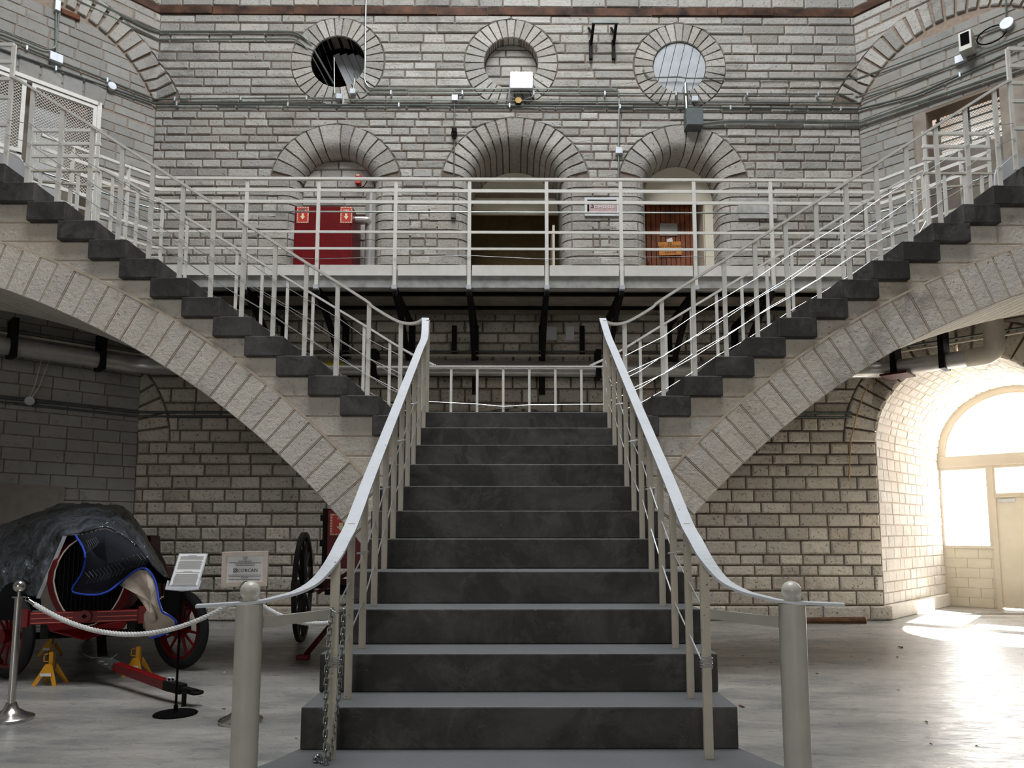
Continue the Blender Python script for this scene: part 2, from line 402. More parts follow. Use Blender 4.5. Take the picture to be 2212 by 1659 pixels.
class Pieces:                                # all stones of one wall: the 300 that show largest become parts, the others one stuff part
    def __init__(s): s.l = []
    def add(s, mb, mat): s.l.append((mb, mat))
    def done(s, parent, name='stone', lim=300, rest='small_stones', smooth=False):
        def size(t):
            q = [pxy(v) for v in t[0].v[:12]]
            if all(not(0 < a[0] < 2212 and 0 < a[1] < 1659 and a[2] > .1) for a in q): return 0
            xs = [a[0] for a in q]; ys = [a[1] for a in q]; return (max(xs)-min(xs))*(max(ys)-min(ys))
        s.l.sort(key=size, reverse=True)
        for mb, mat in s.l[:lim]: put(name, mb, mat, parent, smooth)
        by = {}
        for mb, mat in s.l[lim:]: by.setdefault(mat, MB()).add(mb.v, mb.f)
        if by:
            tot = MB(); mats = list(by); idx = []
            for mi, k in enumerate(mats): tot.add(by[k].v, by[k].f); idx += [mi]*len(by[k].f)
            o = put(rest, tot, mats[0], parent)
            for k in mats[1:]: o.data.materials.append(MT[k])
            o.data.polygons.foreach_set('material_index', idx); o['kind'] = 'stuff'
def profile_stone(prof, mapf, along):        # prof: (rho,k) outline; along: two stations, each a function rho -> (s,z)
    n = len(prof); vs = []
    for st in along: vs += [mapf(*st(rho), k) for rho, k in prof]
    m = len(along); fs = [(i+j*n, (i+1) % n+j*n, (i+1) % n+(j+1)*n, i+(j+1)*n) for j in range(m-1) for i in range(n)]
    return MB().add(vs, fs+[tuple(range(n))[::-1], tuple(range((m-1)*n, m*n))])
def bull(rin, rout, b, p, depth, n=5, shrink=0):
    c = [(rin+b+b*math.cos(pi/2+pi/2*i/n), p-b+b*math.sin(pi/2+pi/2*i/n)) for i in range(n+1)]
    if b == 0: c = [(rin, p)]
    return [(rout, p-.0), *c, (rin, -depth), (rin+.1, -depth), (rout, -.08)]

# ================================================================== SETTING
o = struct('floor', MB().box((-17, -18, -.3), (18.5, 13, FZ)).add([(8.0, 12.9, FZ), (12, 12.9, FZ), (12, 18, FZ), (6, 18, FZ)], [(0, 1, 2, 3)]), 'floor')

# ---- back wall
CIR = [(-3.043, 9.572, .47, .81), (-.034, 9.559, .47, .81), (2.902, 9.503, .465, .80)]     # round windows
DR = [(-3.025, 7.30, .64, 1.12, .24), (.039, 7.27, .80, 1.28, .26), (2.915, 7.31, .64, 1.12, .24)]   # arched doorways: centre, spring, inner, outer, bullnose
ring = [(circ(c[0], c[1], c[3])) for c in CIR]
RNG = [(XL-1.61, 8.137, 1.70, 2.15), (XR+1.451, 8.096, 1.585, 2.03)]
ZR = 8.80
rrnd = random.Random(5); tooth = {}
def hwf(d, back=False):
    def f(z):
        if back: return d[2]+d[4]
        k = round(z/.155); tooth.setdefault((d[0], k), rrnd.choice((.1, .26, .4))); return d[2]+d[4]+tooth[(d[0], k)]
    return f
def zj(d): return d[1]+d[2]*.24
wall_back = struct('wall_back', MB().add([SW(XL, FZ, -.1), SW(XR, FZ, -.1)], []), 'mortar')
wall_left = struct('wall_left', MB().add([SW(XL, FZ, -.1)], []), 'mortar')
wall_right = struct('wall_right', MB().add([SW(XR, FZ, -.1)], []), 'mortar')
PB, PLf, PR = Pieces(), Pieces(), Pieces()
def home(poly): c = sum(p[0] for p in poly)/len(poly); return PLf if c < XL else PR if c > XR else PB
zU = courses(PLZ, 12.2, .14, .165, marks=[ZR, 10.44, 10.60]+[zj(d) for d in DR], seed=11)
zU = [z for z in zU if z <= ZR+1e-6]+[z for z in courses(ZR, 10.44, .15, .195, seed=4)[1:]]+[10.60]+courses(10.60, 12.2, .18, .21, seed=8)[1:]
obsS = ring+[archo(d[0], d[1], d[3], hwf(d), PLZ, zj(d)) for d in DR]+[circ(a, b, R2, ZR) for a, b, R1, R2 in RNG]
zlow = [FZ, .27]+courses(.27, PLZ, .165, .235, marks=[2.909, 2.35], seed=2)[1:]
# stones of the upper zone, wrapping the corners above the springing of the big arches
upper = rows([z for z in zU if z <= ZR+1e-6], XL, XR, obsS, .26, .52, .022, seed=21)
upper += rows([z for z in zU if z >= ZR-1e-6 and z <= 10.44+1e-6], XL-4.5, XR+4.5, obsS, .35, .85, .022, seed=22)
upper += rows([z for z in zU if z >= 10.60-1e-6], XL-4.5, XR+4.5, obsS, .40, .7, .022, seed=23)
for p in split_corner(upper): home(p).add(block(p, SW, .02, bev=.014, jit=.008), 'stone_back')
# lower zone of the back wall (rock faced); it ends at the voussoirs that wrap the right corner
LR = (XR+1.27, 2.909, 1.278, 1.80)
lowobs = [circ(LR[0], LR[1], LR[3], LR[1]), circ(XL-1.27, 2.909, 1.80, LR[1])]
# small blind arch behind the stair
BA = (.04, 2.35, .80, 1.15)
lowobs.append(archo(BA[0], BA[1], BA[3], lambda z: BA[2], FZ, BA[1]))
low = rows(zlow[1:], XL, XR, lowobs, .26, .58, .028, seed=31)
for p in split_corner(low): home(p).add(block(p, SW, .035, bev=.022, jit=.012), 'stone_rock')
for p in rows([FZ, .27], XL+.02, XR+.10, [], .5, .9, .02, seed=33): PB.add(block([(x, z) for x, z in p], lambda s, z, k: V((s, DW-k, z)), .11, back=-.05, bev=.02), 'stone_rock')
# backing (mortar) with the real openings
def back(zs, lo, hi, obs, mat, parent, k=0., name='mortar_bed'):
    mb = MB()
    for p in split_corner(rows(zs, lo, hi, obs, 1, 1, 0, joints=False, lev=7)):
        n = len(p); mb.add([SW(x, z, k) for x, z in p]+[SW(x, z, k-.30) for x, z in p], [tuple(range(n)), tuple(range(n, 2*n))[::-1]]+[(i, (i+1) % n, n+(i+1) % n, n+i) for i in range(n)])
    return put(name, mb, mat, parent)
obsB = [circ(c[0], c[1], c[2]) for c in CIR]+[archo(d[0], d[1], d[2]+d[4]*.6, (lambda z, d=d: d[2]+d[4]*.6), PLZ, zj(d)) for d in DR]
def uniq(zs):
    zs = sorted(zs); o = [zs[0]]
    for z in zs:
        if z-o[-1] > 1e-4: o.append(z)
    return o
back(uniq([FZ, 1, 2, 3, 4]+zU), XL, XR, obsB, 'mortar', wall_back)
# ring stones of the three round windows
for cx, cz, ri, ro in CIR:
    n = 30
    for i in range(n):
        a0, a1 = 2*pi*i/n+.018, 2*pi*(i+1)/n-.018
        pf = [(ro-.012, .022), (ri+.01, .022), (ri, .008), (ri, -.30), (ri+.06, -.30), (ro-.012, -.03)]
        st = [(lambda rho, a=a0+(a1-a0)*j/2: (cx+rho*math.cos(a), cz+rho*math.sin(a))) for j in range(3)]
        put('ring_stone', profile_stone(pf, SW, st), 'stone_back', wall_back)
# doorways: voussoirs with rounded arris, toothed jamb stones
for di, d in enumerate(DR):
    cx, cz, ri, ro, b = d; dep = (.34, 1.0, .55)[di]; a_0 = math.asin(.24); n = (12, 17, 12)[di]; key = n//2 if di != 1 else 8
    ws = [1.7 if i == key else 1 for i in range(n)]; tot = sum(ws); a = a_0
    for i in range(n):
        da = (pi-2*a_0)*ws[i]/tot; a0, a1 = a+.014, a+da-.014; a += da
        st = [(lambda rho, q=a0+(a1-a0)*j/3: (cx+rho*math.cos(q), cz+rho*math.sin(q))) for j in range(4)]
        put('arch_stone', profile_stone(bull(ri, ro-.012, b, .025, dep), SW, st), 'stone_back', wall_back, smooth=True)
    zz = [z for z in zU if z <= zj(d)+1e-6]
    for z0, z1 in zip(zz[:-1], zz[1:]):
        w = hwf(d)((z0+z1)/2)
        for sg in (-1, 1):
            st = [(lambda rho, z=z: (cx+sg*rho, z)) for z in (z0+.011, z1-.011)]
            # rows() samples the tooth just inside the course, so use the same course key
            PB.add(profile_stone(bull(ri, max(hwf(d)(z0+1e-4), hwf(d)(z1-1e-4))-.011, b, .02+rrnd.uniform(-.006, .006), dep), SW, st), 'stone_back')
    # recessed mortar behind the rounded stones
    mp = bull(ri+.02, ri+b+.3, b, -.004, dep)
    mb = profile_stone(mp, SW, [(lambda rho, q=a_0+(pi-2*a_0)*j/20: (cx+rho*math.cos(q), cz+rho*math.sin(q))) for j in range(21)])
    for sg in (-1, 1):
        m2 = profile_stone(mp, SW, [(lambda rho, z=z: (cx+sg*rho, z)) for z in (PLZ, zj(d))]); mb.add(m2.v, m2.f)
    put('mortar_bed', mb, 'mortar', wall_back)
# wrapped voussoir rings of the two big blind arches
for (cx, cz, R1, R2), wl, sg in zip(RNG, (wall_left, wall_right), (-1, 1)):
    da = .098; a = math.asin((ZR-cz)/R1) - .0
    while a < pi-.3:
        A0, A1 = a+.012, a+da-.012; a += da
        p = [(cx+(-sg)*r*math.cos(q), cz+r*math.sin(q)) for r, q in ((R1, A0), (R2-.012, A0), (R2-.012, (A0+A1)/2), (R2-.012, A1), (R1, A1))]
        for q in split_corner([p]):
            cc = sum(t[0] for t in q)/len(q); put('arch_stone', block(q, SW, .045, back=-.05, bev=.012, jit=.01), 'stone_back', wall_back if XL < cc < XR else wl)
# infill of the side walls inside the rings
zin = courses(PLZ, 9.86, .145, .19, seed=41)
for k, (cx, cz, R1, R2) in enumerate(RNG):
    hw = R1-.035
    def inlo(z): return cx-(math.sqrt(max(0, hw*hw-(z-cz)**2)) if z > cz else hw)
    def inhi(z): return cx+(math.sqrt(max(0, hw*hw-(z-cz)**2)) if z > cz else hw)
    op = rect(XL-3.0, XL-.98, PLZ, 8.36) if k == 0 else rect(XR+.85, XR+2.45, PLZ, 8.26)
    lo = (lambda z: inlo(z)) if k == 0 else (lambda z: max(inlo(z), XR)); hi = (lambda z: min(inhi(z), XL)) if k == 0 else (lambda z: inhi(z))
    if k == 0: lo2, hi2 = (lambda z: inlo(z)), hi
    zz = uniq([z for z in zin if z < cz+hw-.02]+[8.36 if k == 0 else 8.26]); zz = [z for i, z in enumerate(zz) if i == 0 or z-zz[i-1] > .05 or abs(z-8.36) < .001 or abs(z-8.26) < .001]
    for p in rows(zz, lo, hi, [op], .28, .5, .016, seed=51+k):
        if area(p) > .003: (PLf if k == 0 else PR).add(block(p, SW, .012, bev=.008, jit=.004), 'stone_infill')
back(uniq([PLZ, 6, 7, 8.36, 9, 10, 11, 12.2]), XL-4.5, XL, [rect(XL-3.0, XL-.98, PLZ, 8.36)], 'mortar_grey', wall_left)
back(uniq([PLZ, 6, 7.44, 8.26, 9, 10, 11, 12.2]), XR, XR+4.5, [rect(XR+1.05, XR+2.06, 7.44, 8.26)], 'mortar_grey', wall_right)
# lower left wall: smooth cement blocks
for p in rows(courses(FZ, PLZ, .18, .205, seed=6), XL-4.5, XL, [], .36, .46, .014, seed=61): PLf.add(block(p, SW, .012, bev=.006, jit=.003), 'stone_block')
back([FZ, 2, 4, PLZ], XL-4.5, XL, [], 'mortar', wall_left)
# lower right wall around the vault mouth
zl = courses(FZ, PLZ, .16, .22, marks=[2.909], seed=9)
vm = archo(LR[0], LR[1], LR[3], lambda z: LR[2], FZ, LR[1])
for p in rows(zl, XR, XR+4.5, [vm], .26, .5, .024, seed=62): PR.add(block(p, SW, .03, bev=.02, jit=.01), 'stone_rock')
back(uniq([FZ, 1, 2, LR[1], 3.2, 3.5, 3.8, 4.0, 4.1, LR[1]+LR[2], PLZ]), XR, XR+4.5, [archo(LR[0], LR[1], LR[2]+.01, lambda z: LR[2]+.01, FZ, LR[1])], 'mortar_warm', wall_right)
for i in range(22):
    a0, a1 = pi*i/22+.012, pi*(i+1)/22-.012
    p = [(LR[0]-r*math.cos(q), LR[1]+r*math.sin(q)) for r, q in ((LR[2], a0), (LR[3]-.015, a0), (LR[3]-.015, (a0+a1)/2), (LR[3]-.015, a1), (LR[2], a1))]
    for q in split_corner([p]):
        cc = sum(t[0] for t in q)/len(q); put('arch_stone', block(q, SW, .04, back=-.05, bev=.018, jit=.01), 'stone_rock', wall_back if cc < XR else wall_right)
# ghost of the same arch in the left wall corner
for i in range(5):
    a0, a1 = pi*i/22+.012, pi*(i+1)/22-.012
    p = [(XL-1.27+r*math.cos(q), LR[1]+r*math.sin(q)) for r, q in ((1.29, a0), (1.785, a0), (1.785, a1), (1.29, a1))]
    for q in split_corner([p]):
        if sum(t[0] for t in q)/len(q) > XL: put('arch_stone', block(q, SW, .04, back=-.05, bev=.018), 'stone_rock', wall_back)
# stones round the blind arch behind the stair and its plaster infill
for i in range(13):
    a0, a1 = pi*i/13+.02, pi*(i+1)/13-.02
    p = [(BA[0]+r*math.cos(q), BA[1]+r*math.sin(q)) for r, q in ((BA[2], a0), (BA[3]-.015, a0), (BA[3]-.015, a1), (BA[2], a1))]
    put('arch_stone', block(p, SW, .035, back=-.03, bev=.02), 'stone_rock', wall_back)
pl = [(BA[0]+(BA[2]-.02)*math.cos(pi*i/16), BA[1]+(BA[2]-.02)*math.sin(pi*i/16)) for i in range(17)]+[(BA[0]-.78, FZ), (BA[0]+.78, FZ)]
put('plaster_infill', MB().prism([SW(x, z, .012) for x, z in pl], (0, .02, 0)), 'concrete_panel', wall_back)
PB.done(wall_back); PLf.done(wall_left); PR.done(wall_right)
# outer stretches of the two side walls and the walls behind the camera
APX, APY = -.0825, 12.1-14.66
def ow(name, a, b, z1=18): return struct(name, MB().prism([(a[0], a[1], FZ), (b[0], b[1], FZ), (b[0], b[1], z1), (a[0], a[1], z1)], (V((APX, APY, 0))-V(((a[0]+b[0])/2, (a[1]+b[1])/2, 0))).normalized()*-.3), 'far_brick')
Lw = lambda u: SW(XL-u, 0); Rw = lambda u: SW(XR+u, 0); SL = 12.145
ow('wall_left_outer', Lw(4.5), Lw(SL)); ow('wall_right_outer', Rw(4.5), Rw(SL))
q1, q2 = Lw(SL), V((Lw(SL).x, Lw(SL).y-SL, 0)); ow('wall_west', q1, q2)
q3 = q2+V((SL*S, -SL*S, 0)); ow('wall_south_west', q2, q3); e1 = Rw(SL); e2 = V((e1.x, e1.y-SL, 0)); ow('wall_east', e1, e2)
e3 = e2+V((-SL*S, -SL*S, 0)); ow('wall_south_east', e2, e3); ow('wall_south', q3, e3)
for nm, pa, pb in (('wall_back_upper', SW(XL, 0), SW(XR, 0)), ('wall_left_upper', SW(XL-.001, 0), Lw(4.5)), ('wall_right_upper', SW(XR+.001, 0), Rw(4.5))):
    m = ow(nm, pa, pb)
    for v in m.data.vertices:
        if v.co.z < 1: v.co.z = 12.2
oc = [SW(XL, 18), SW(XR, 18), e1, e2, e3, q3, q2, q1]
struct('ceiling', MB().prism([(p[0], p[1], 18) for p in oc], (0, 0, .3)), 'ceiling_paint')
# timber beam let into the wall at the top, wrapping both corners
for i, (a, b) in enumerate(((XL-4.5, XL), (XL, XR), (XR, XR+4.5))):
    par = struct('trim_%d' % (i+1), MB().add([SW((a+b)/2, 10.45)], []), 'rust_beam')
    x = a; rn = random.Random(i)
    while x < b-.05:
        w = min(rn.uniform(.8, 1.6), b-x); e = 1e-3
        P8 = [SW(s, z, k) for k in (-.02, .015+rn.uniform(0, .03)) for s, z in ((x+e, 10.45), (x+w-.01, 10.45), (x+w-.01, 10.59), (x+e, 10.59))]
        put('beam_length', MB().add(P8, [(0, 1, 2, 3), (4, 7, 6, 5), (0, 4, 5, 1), (1, 5, 6, 2), (2, 6, 7, 3), (3, 7, 4, 0)]), 'rust_beam', par); x += w

# ---- vaulted passage on the right with its glazed end
def VP(u, z, t): return V((XR+u*S+t*S, DW-u*S+t*S, z))      # u along the wall, t into the passage
VL = 3.4; vc, vz, vr = 1.27, 2.909, 1.278
vault = struct('wall_passage', MB().add([VP(vc, FZ, VL/2)], []), 'mortar_pale')
vp = Pieces(); rn = random.Random(77)
def vault_pt(q, k):      # q: arc length from the left foot; k: proud inward
    Ls = vz-FZ; R = vr-k
    if q < Ls: return (vc-R, FZ+q)
    a = (q-Ls)/vr
    if a < pi: return (vc-R*math.cos(a), vz+R*math.sin(a))
    return (vc+R, vz-(q-Ls-pi*vr))
q = 0.23; qend = 2*(vz-FZ)+pi*vr
while q < qend-.05:
    h = rn.uniform(.15, .2) if q < vz-FZ-.1 or q > vz-FZ+pi*vr else rn.uniform(.105, .14); q1_ = min(q+h, qend); t = 0.0; t -= rn.uniform(0, .2)
    while t < VL:
        w = rn.uniform(.22, .42); t1 = min(t+w, VL); t0 = max(t, 0)
        if t1-t0 > .04:
            vs = []; jj = rn.uniform(-.005, .005)
            for (kk, ins) in ((-.02, .006), (.008+jj, .006), (.018+jj, .014)):
                for (qq, tt) in ((q+ins, t0+ins), (q1_-ins, t0+ins), (q1_-ins, t1-ins), (q+ins, t1-ins)):
                    u, z = vault_pt(qq, kk); vs.append(VP(u, z, tt))
            vp.add(MB().add(vs, [(0, 1, 5, 4), (1, 2, 6, 5), (2, 3, 7, 6), (3, 0, 4, 7), (4, 5, 9, 8), (5, 6, 10, 9), (6, 7, 11, 10), (7, 4, 8, 11), (8, 9, 10, 11)]), 'stone_vault')
        t = t1 if t1 > t else t+w
    q = q1_
vp.done(vault, 'vault_stone')
mb = MB(); N = 40; qs = [qend*i/N for i in range(N+1)]; pr = []
for t in (0, VL+.3):
    for qq in qs: u, z = vault_pt(qq, 0); pr.append(VP(u, z, t))
mb.add(pr, [(i, i+1, N+2+i, N+1+i) for i in range(N)]); put('mortar_bed', mb, 'mortar_pale', vault)
mb = MB()
for sgn, u0 in ((1, vc-vr), (-1, vc+vr)): mb.obox(VP(u0+sgn*.05, FZ+.115, VL/2), V((S, -S, 0))*.05, V((S, S, 0))*VL/2, (0, 0, .115))
put('base_course', mb, 'stone_vault', vault, bevel=.015)
# end screen: cream frames
def EP(u, z, k=0): return VP(u, z, VL-k)
def ebox(mb, u0, u1, z0, z1, k0, k1): return mb.obox(EP((u0+u1)/2, (z0+z1)/2, (k0+k1)/2), V((S, -S, 0))*(u1-u0)/2, V((-S, -S, 0))*(k1-k0)/2, (0, 0, (z1-z0)/2))
win = struct('window_1', ebox(MB(), 0, 2.54, 2.70, 2.915, -.06, .06), 'cream_frame', bevel=.008)
def ring3(mb, r0, r1, k0, k1, a0=0, a1=pi, n=28):
    for i in range(n):
        p, q = a0+(a1-a0)*i/n, a0+(a1-a0)*(i+1)/n
        vs = [EP(vc+r*math.cos(x), 2.915+r*math.sin(x), k) for k in (k0, k1) for r, x in ((r0, p), (r1, p), (r1, q), (r0, q))]
        mb.add(vs, [(0, 1, 2, 3), (4, 7, 6, 5), (0, 4, 5, 1), (1, 5, 6, 2), (2, 6, 7, 3), (3, 7, 4, 0)])
    return mb
put('window_frame', ring3(MB(), 1.15, 1.30, -.04, .03), 'cream_frame', win)
put('window_frame', ring3(MB(), 1.12, 1.16, -.02, .01), 'cream_frame', win)
mb = MB(); mb.add([EP(vc+1.14*math.cos(pi*i/24), 2.915+1.14*math.sin(pi*i/24), -.01) for i in range(25)], [tuple(range(25))]); put('pane', mb, 'glass', win)
for (u0, u1, z0, z1) in ((.0, .86, 1.14, 2.70), (.90, 1.86, 2.12, 2.70), (1.90, 2.54, 1.14, 2.70)):
    mb = MB(); w = .055
    ebox(mb, u0, u1, z0, z0+w, -.03, .03); ebox(mb, u0, u1, z1-w, z1, -.03, .03); ebox(mb, u0, u0+w, z0, z1, -.031, .031); ebox(mb, u1-w, u1, z0, z1, -.031, .031)
    f = put('window_frame', mb, 'cream_frame', win); put('pane', ebox(MB(), u0+w, u1-w, z0+w, z1-w, -.004, .004), 'glass', win)
mb = MB(); ebox(mb, .86, .92, FZ, 2.70, -.05, .05); ebox(mb, 1.84, 1.90, FZ, 2.70, -.05, .05); put('mullion', mb, 'cream_frame', win)
lowb = struct('wall_passage_end', ebox(MB(), 0, .86, FZ, 1.14, -.1, -.012), 'mortar_pale')
ebox(mb2 := MB(), 1.90, 2.54, FZ, 1.14, -.1, 0); put('wall_panel', mb2, 'cream', lowb)
zz = courses(FZ, 1.14, .17, .2, seed=5)
for j, (a, b) in enumerate(zip(zz[:-1], zz[1:])):
    x = -.2*(j % 2)
    while x < .86:
        u0, u1 = max(x, .0), min(x+.4, .86); x += .4
        if u1-u0 > .03: put('cement_block', ebox(MB(), u0+.003, u1-.003, a+.003, b-.003, -.05, 0), 'cream', lowb)
door = struct('door_1', ebox(MB(), .94, 1.82, FZ+.02, 2.09, -.02, .025), 'cream', bevel=.004)
ebox(mb2 := MB(), .92, .945, FZ, 2.12, -.04, .05); ebox(mb2, 1.815, 1.84, FZ, 2.12, -.04, .05); ebox(mb2, .92, 1.84, 2.09, 2.12, -.04, .05); put('door_frame', mb2, 'cream_frame', door)
ebox(mb2 := MB(), .99, 1.25, 2.0, 2.06, .025, .07); put('door_closer', mb2, 'box_metal', door)
mb2 = MB().cyl(EP(1.74, 1.05, .025), EP(1.74, 1.05, .08), .03); put('door_handle', mb2, 'steel', door)
struct('ground_outside', MB().box((3, 14, -.2), (40, 60, 0.02)), 'ground_out')
tr = thing('bare_tree', 'pale bare tree faintly seen through the half round window on the right', 'tree', (24.6, 36, 0))
mb = MB(); mb.cyl((24.6, 36, 0), (24.6, 36, 5.5), .22, 8, .12); rn = random.Random(3)
for i in range(34):
    z = rn.uniform(3.5, 7.6); a = rn.uniform(0, 2*pi); L = rn.uniform(.5, 1.4); p = V((24.6, 36, z*.93)); q = p+V((L*math.cos(a)*.8, L*math.sin(a)*.8, L)); mb.cyl(p, q, .04, 5, .015)
mb.cyl((24.6, 36, 5.5), (24.6, 36, 8.3), .11, 6, .03); put('trunk', mb, 'tree_bark', tr)

# ================================================================== STAIR
stair = thing('grand_staircase', 'wide dark grey painted central staircase rising from the floor to the landing', 'staircase', (X0, 3.0, FZ))
def steppoly(k):
    y0, y1 = Y1+(k-1)*g_, Y1+k*g_+.03; w = 1.0485; z1 = hz(k); z0 = z1-r_
    if k >= 1: pts = [(X0-w, y0), (X0+w, y0), (X0+w, y1), (X0-w, y1)]
    elif k == 0: pts = [(X0-1.21, y0), (X0+1.21, y0), (X0+1.13, y0+.16), (X0+1.06, y1), (X0-1.06, y1), (X0-1.13, y0+.16)]
    else: pts = [(X0-1.5, y0-.02), (X0+1.5, y0-.02), (X0+1.34, y0+.17), (X0+1.21, y1), (X0-1.21, y1), (X0-1.34, y0+.17)]
    if k == 11: pts = [(X0-w, y0), (X0+w, y0), (X0+w, YF), (X0-w, YF)]
    return MB().prism([(x, y, z0) for x, y in pts], (0, 0, z1-z0))
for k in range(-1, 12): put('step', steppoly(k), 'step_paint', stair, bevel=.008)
mb = MB(); pr = [(3.0+.3, FZ)]
for k in range(0, 12): pr += [(Y1+(k-1)*g_+.02, hz(k)-r_-.002), (Y1+k*g_+.02, hz(k)-r_-.002)]
pr = [(p[0], max(p[1], FZ)) for p in pr]+[(YF+.3, hz(11)-r_), (YF+.3, FZ)]
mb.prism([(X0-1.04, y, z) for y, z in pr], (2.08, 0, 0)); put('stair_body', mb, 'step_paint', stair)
# landing
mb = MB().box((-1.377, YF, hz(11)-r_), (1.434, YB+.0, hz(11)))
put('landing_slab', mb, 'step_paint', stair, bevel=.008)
mb = MB().box((-1.02, YF+.3, FZ), (1.08, YB-.05, hz(11)-r_)); put('landing_pier', mb, 'stone_light', stair)

ARC = {-1: (-7.755, -3.82, 8.12, 8.56), 1: (7.77, -3.81, 8.08, 8.54)}
for sg, nm in ((-1, 'left'), (1, 'right')):
    cx, cz, Ri, Re = ARC[sg]
    st = thing('side_staircase', 'dark grey upper stair flight on a pale stone arch, climbing to the %s' % nm, 'staircase', (sg*3.2, YF, PLZ-2.4), 'twin upper flights')
    x0 = -1.697 if sg < 0 else 1.754           # outer end of the first step block
    for i in range(0, 12):
        a = x0+sg*i*.3197; b = a-sg*.385; z1 = hz(12+i)
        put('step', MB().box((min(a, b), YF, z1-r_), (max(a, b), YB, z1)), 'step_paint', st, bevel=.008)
    xe = x0+sg*(12*.3197-.385)                 # edge of the platform
    # core and spandrel courses
    def xarc(z, R): return cx-sg*math.sqrt(max(0, R*R-(z-cz)**2))
    zs = [z*r_ for z in range(3, 26)]; core = []
    for n_, (z0, z1) in enumerate(zip(zs[:-1], zs[1:])):
        # inner limit: left end of the lower step block of the same height, or the stair body
        i = round(z1/r_)-2-12
        inner = (x0+sg*(i)*.3197) if i >= 0 else (sg*1.0+.03)
        if i == -1: inner = -1.377 if sg < 0 else 1.434
        def outer(z): return xarc(z, Re)
        def clampo(z):
            v = outer(z); return v
        lim = sg*8.6
        if z0 >= cz+Re-.02: lo_f = lambda z: lim
        else: lo_f = lambda z: (clampo(z) if cz+Re-z > .01 else lim)
        A = (lo_f, inner-.0) if sg < 0 else (inner, lo_f)
        for p in rows([z0, z1], A[0], A[1], [], .45, .9, .014, seed=100+n_+sg*50):
            if area(p) > .002 and max(abs(q[0]) for q in p) > 1.0:
                put('spandrel_stone', block(p, lambda s, z, k: V((s, YF+.07-k, z)), .0, back=-.10, bev=.006, jit=.002), 'stone_light', st)
        for p in rows([z0, z1], A[0], A[1], [], 1, 1, 0, joints=False): core.append(p)
    mb = MB()
    for p in core:
        if max(abs(q[0]) for q in p) > .9: mb.prism([(x, YF+.082, z) for x, z in p], (0, YB-YF-.15, 0))
    put('mortar_bed', mb, 'mortar_pale', st)
    # voussoirs, each through the full width of the flight so that the soffit shows its joints
    th0 = math.acos((abs(cx)-1.0)/Ri); th = th0; dth = .02225
    while th < pi/2+.12:
        a0, a1 = th+.0009, th+dth-.0009; th += dth; w = rrnd.uniform(-.004, .004)
        P_ = [(cx-sg*R*math.cos(a), cz+R*math.sin(a)) for R, a in ((Ri, a0), (Re, a0), (Re, a1), (Ri, a1))]
        P_ = [(x, z) for x, z in P_]
        mb = MB(); vs = []; cxx = sum(p[0] for p in P_)/4; czz = sum(p[1] for p in P_)/4
        for y, ins in ((YF+.045+w, 1), (YF+.055+w, 0), (YB, 0)):
            for x, z in P_: vs.append((x+(cxx-x)*.03*ins, y, z+(czz-z)*.03*ins))
        mb.add(vs, [(0, 1, 2, 3), (11, 10, 9, 8)]+[(i+l*4, (i+1) % 4+l*4, (i+1) % 4+(l+1)*4, i+(l+1)*4) for l in (0, 1) for i in range(4)])
        put('arch_stone', mb, 'stone_light', st)
    # thin raised mortar line over the voussoirs and between them
    n = 60; pts = [(cx-sg*(Re+.004)*math.cos(th0+(pi/2+.1-th0)*i/n), YF+.05, cz+(Re+.004)*math.sin(th0+(pi/2+.1-th0)*i/n)) for i in range(n+1)]
    mb = MB().sweep(pts, [(-.012, -.008), (.012, -.008), (.012, .008), (-.012, .008)], up=(0, 1, 0))
    th = th0
    while th < pi/2+.12:
        c_, s_ = math.cos(th), math.sin(th); mb.bar((cx-sg*Ri*c_, YF+.052, cz+Ri*s_), (cx-sg*Re*c_, YF+.052, cz+Re*s_), .008, .013, up=(0, 1, 0)); th += dth
    put('mortar_line', mb, 'mortar_pale', st)
    # upper platform at the head of the flight
    ex = 11.0
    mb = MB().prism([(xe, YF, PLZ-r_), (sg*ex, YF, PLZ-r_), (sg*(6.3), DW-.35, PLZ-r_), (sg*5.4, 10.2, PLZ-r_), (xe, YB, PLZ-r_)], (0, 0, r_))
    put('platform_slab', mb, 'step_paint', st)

# ================================================================== BALCONY
bal = thing('balcony', 'grey concrete balcony with white toe boards along the upper doorways', 'balcony', (0, 10.2, PLZ-.258))
mb = MB().prism([(-5.05, 10.33, 5.06), (5.25, 10.33, 5.06), (XR, DW-.03, 5.06), (XL, DW-.03, 5.06)], (0, 0, .088))
put('slab', mb, 'concrete_panel', bal)
put('edge_beam', MB().box((-5.05, 10.2, 4.89), (5.25, 10.33, 5.148)), 'slab_grey', bal)
for sg in (-1, 1):
    a = V((-5.05, 10.2, 4.89)) if sg < 0 else V((5.25, 10.2, 4.89)); c = V((sg*6.05, 9.0, 4.89))
    w0 = V((XL, DW, 4.89)) if sg < 0 else V((XR, DW, 4.89)); w1 = w0+V((sg*2.19, -2.19, 0))
    put('slab', MB().prism([a, c, w1, w0], (0, 0, .255)), 'slab_grey', bal)
    put('toe_board', MB().bar(a+V((0, -.02, .25)), c+V((0, -.02, .25)), .02, .15), 'white_metal', bal)
PX = [-4.95, -3.79, -2.77, -1.67, -.62, .48, 1.54, 2.59, 3.69, 4.77]
for a, b in zip(PX[:-1], PX[1:]): put('toe_board', MB().box((a+.04, 10.16, 5.05), (b-.035, 10.195, 5.205)), 'white_metal', bal, bevel=.003)
for y in (10.93, 11.62): put('beam', MB().box((-5.0, y-.03, 5.01), (5.2, y+.03, 5.062)), 'black_steel', bal)
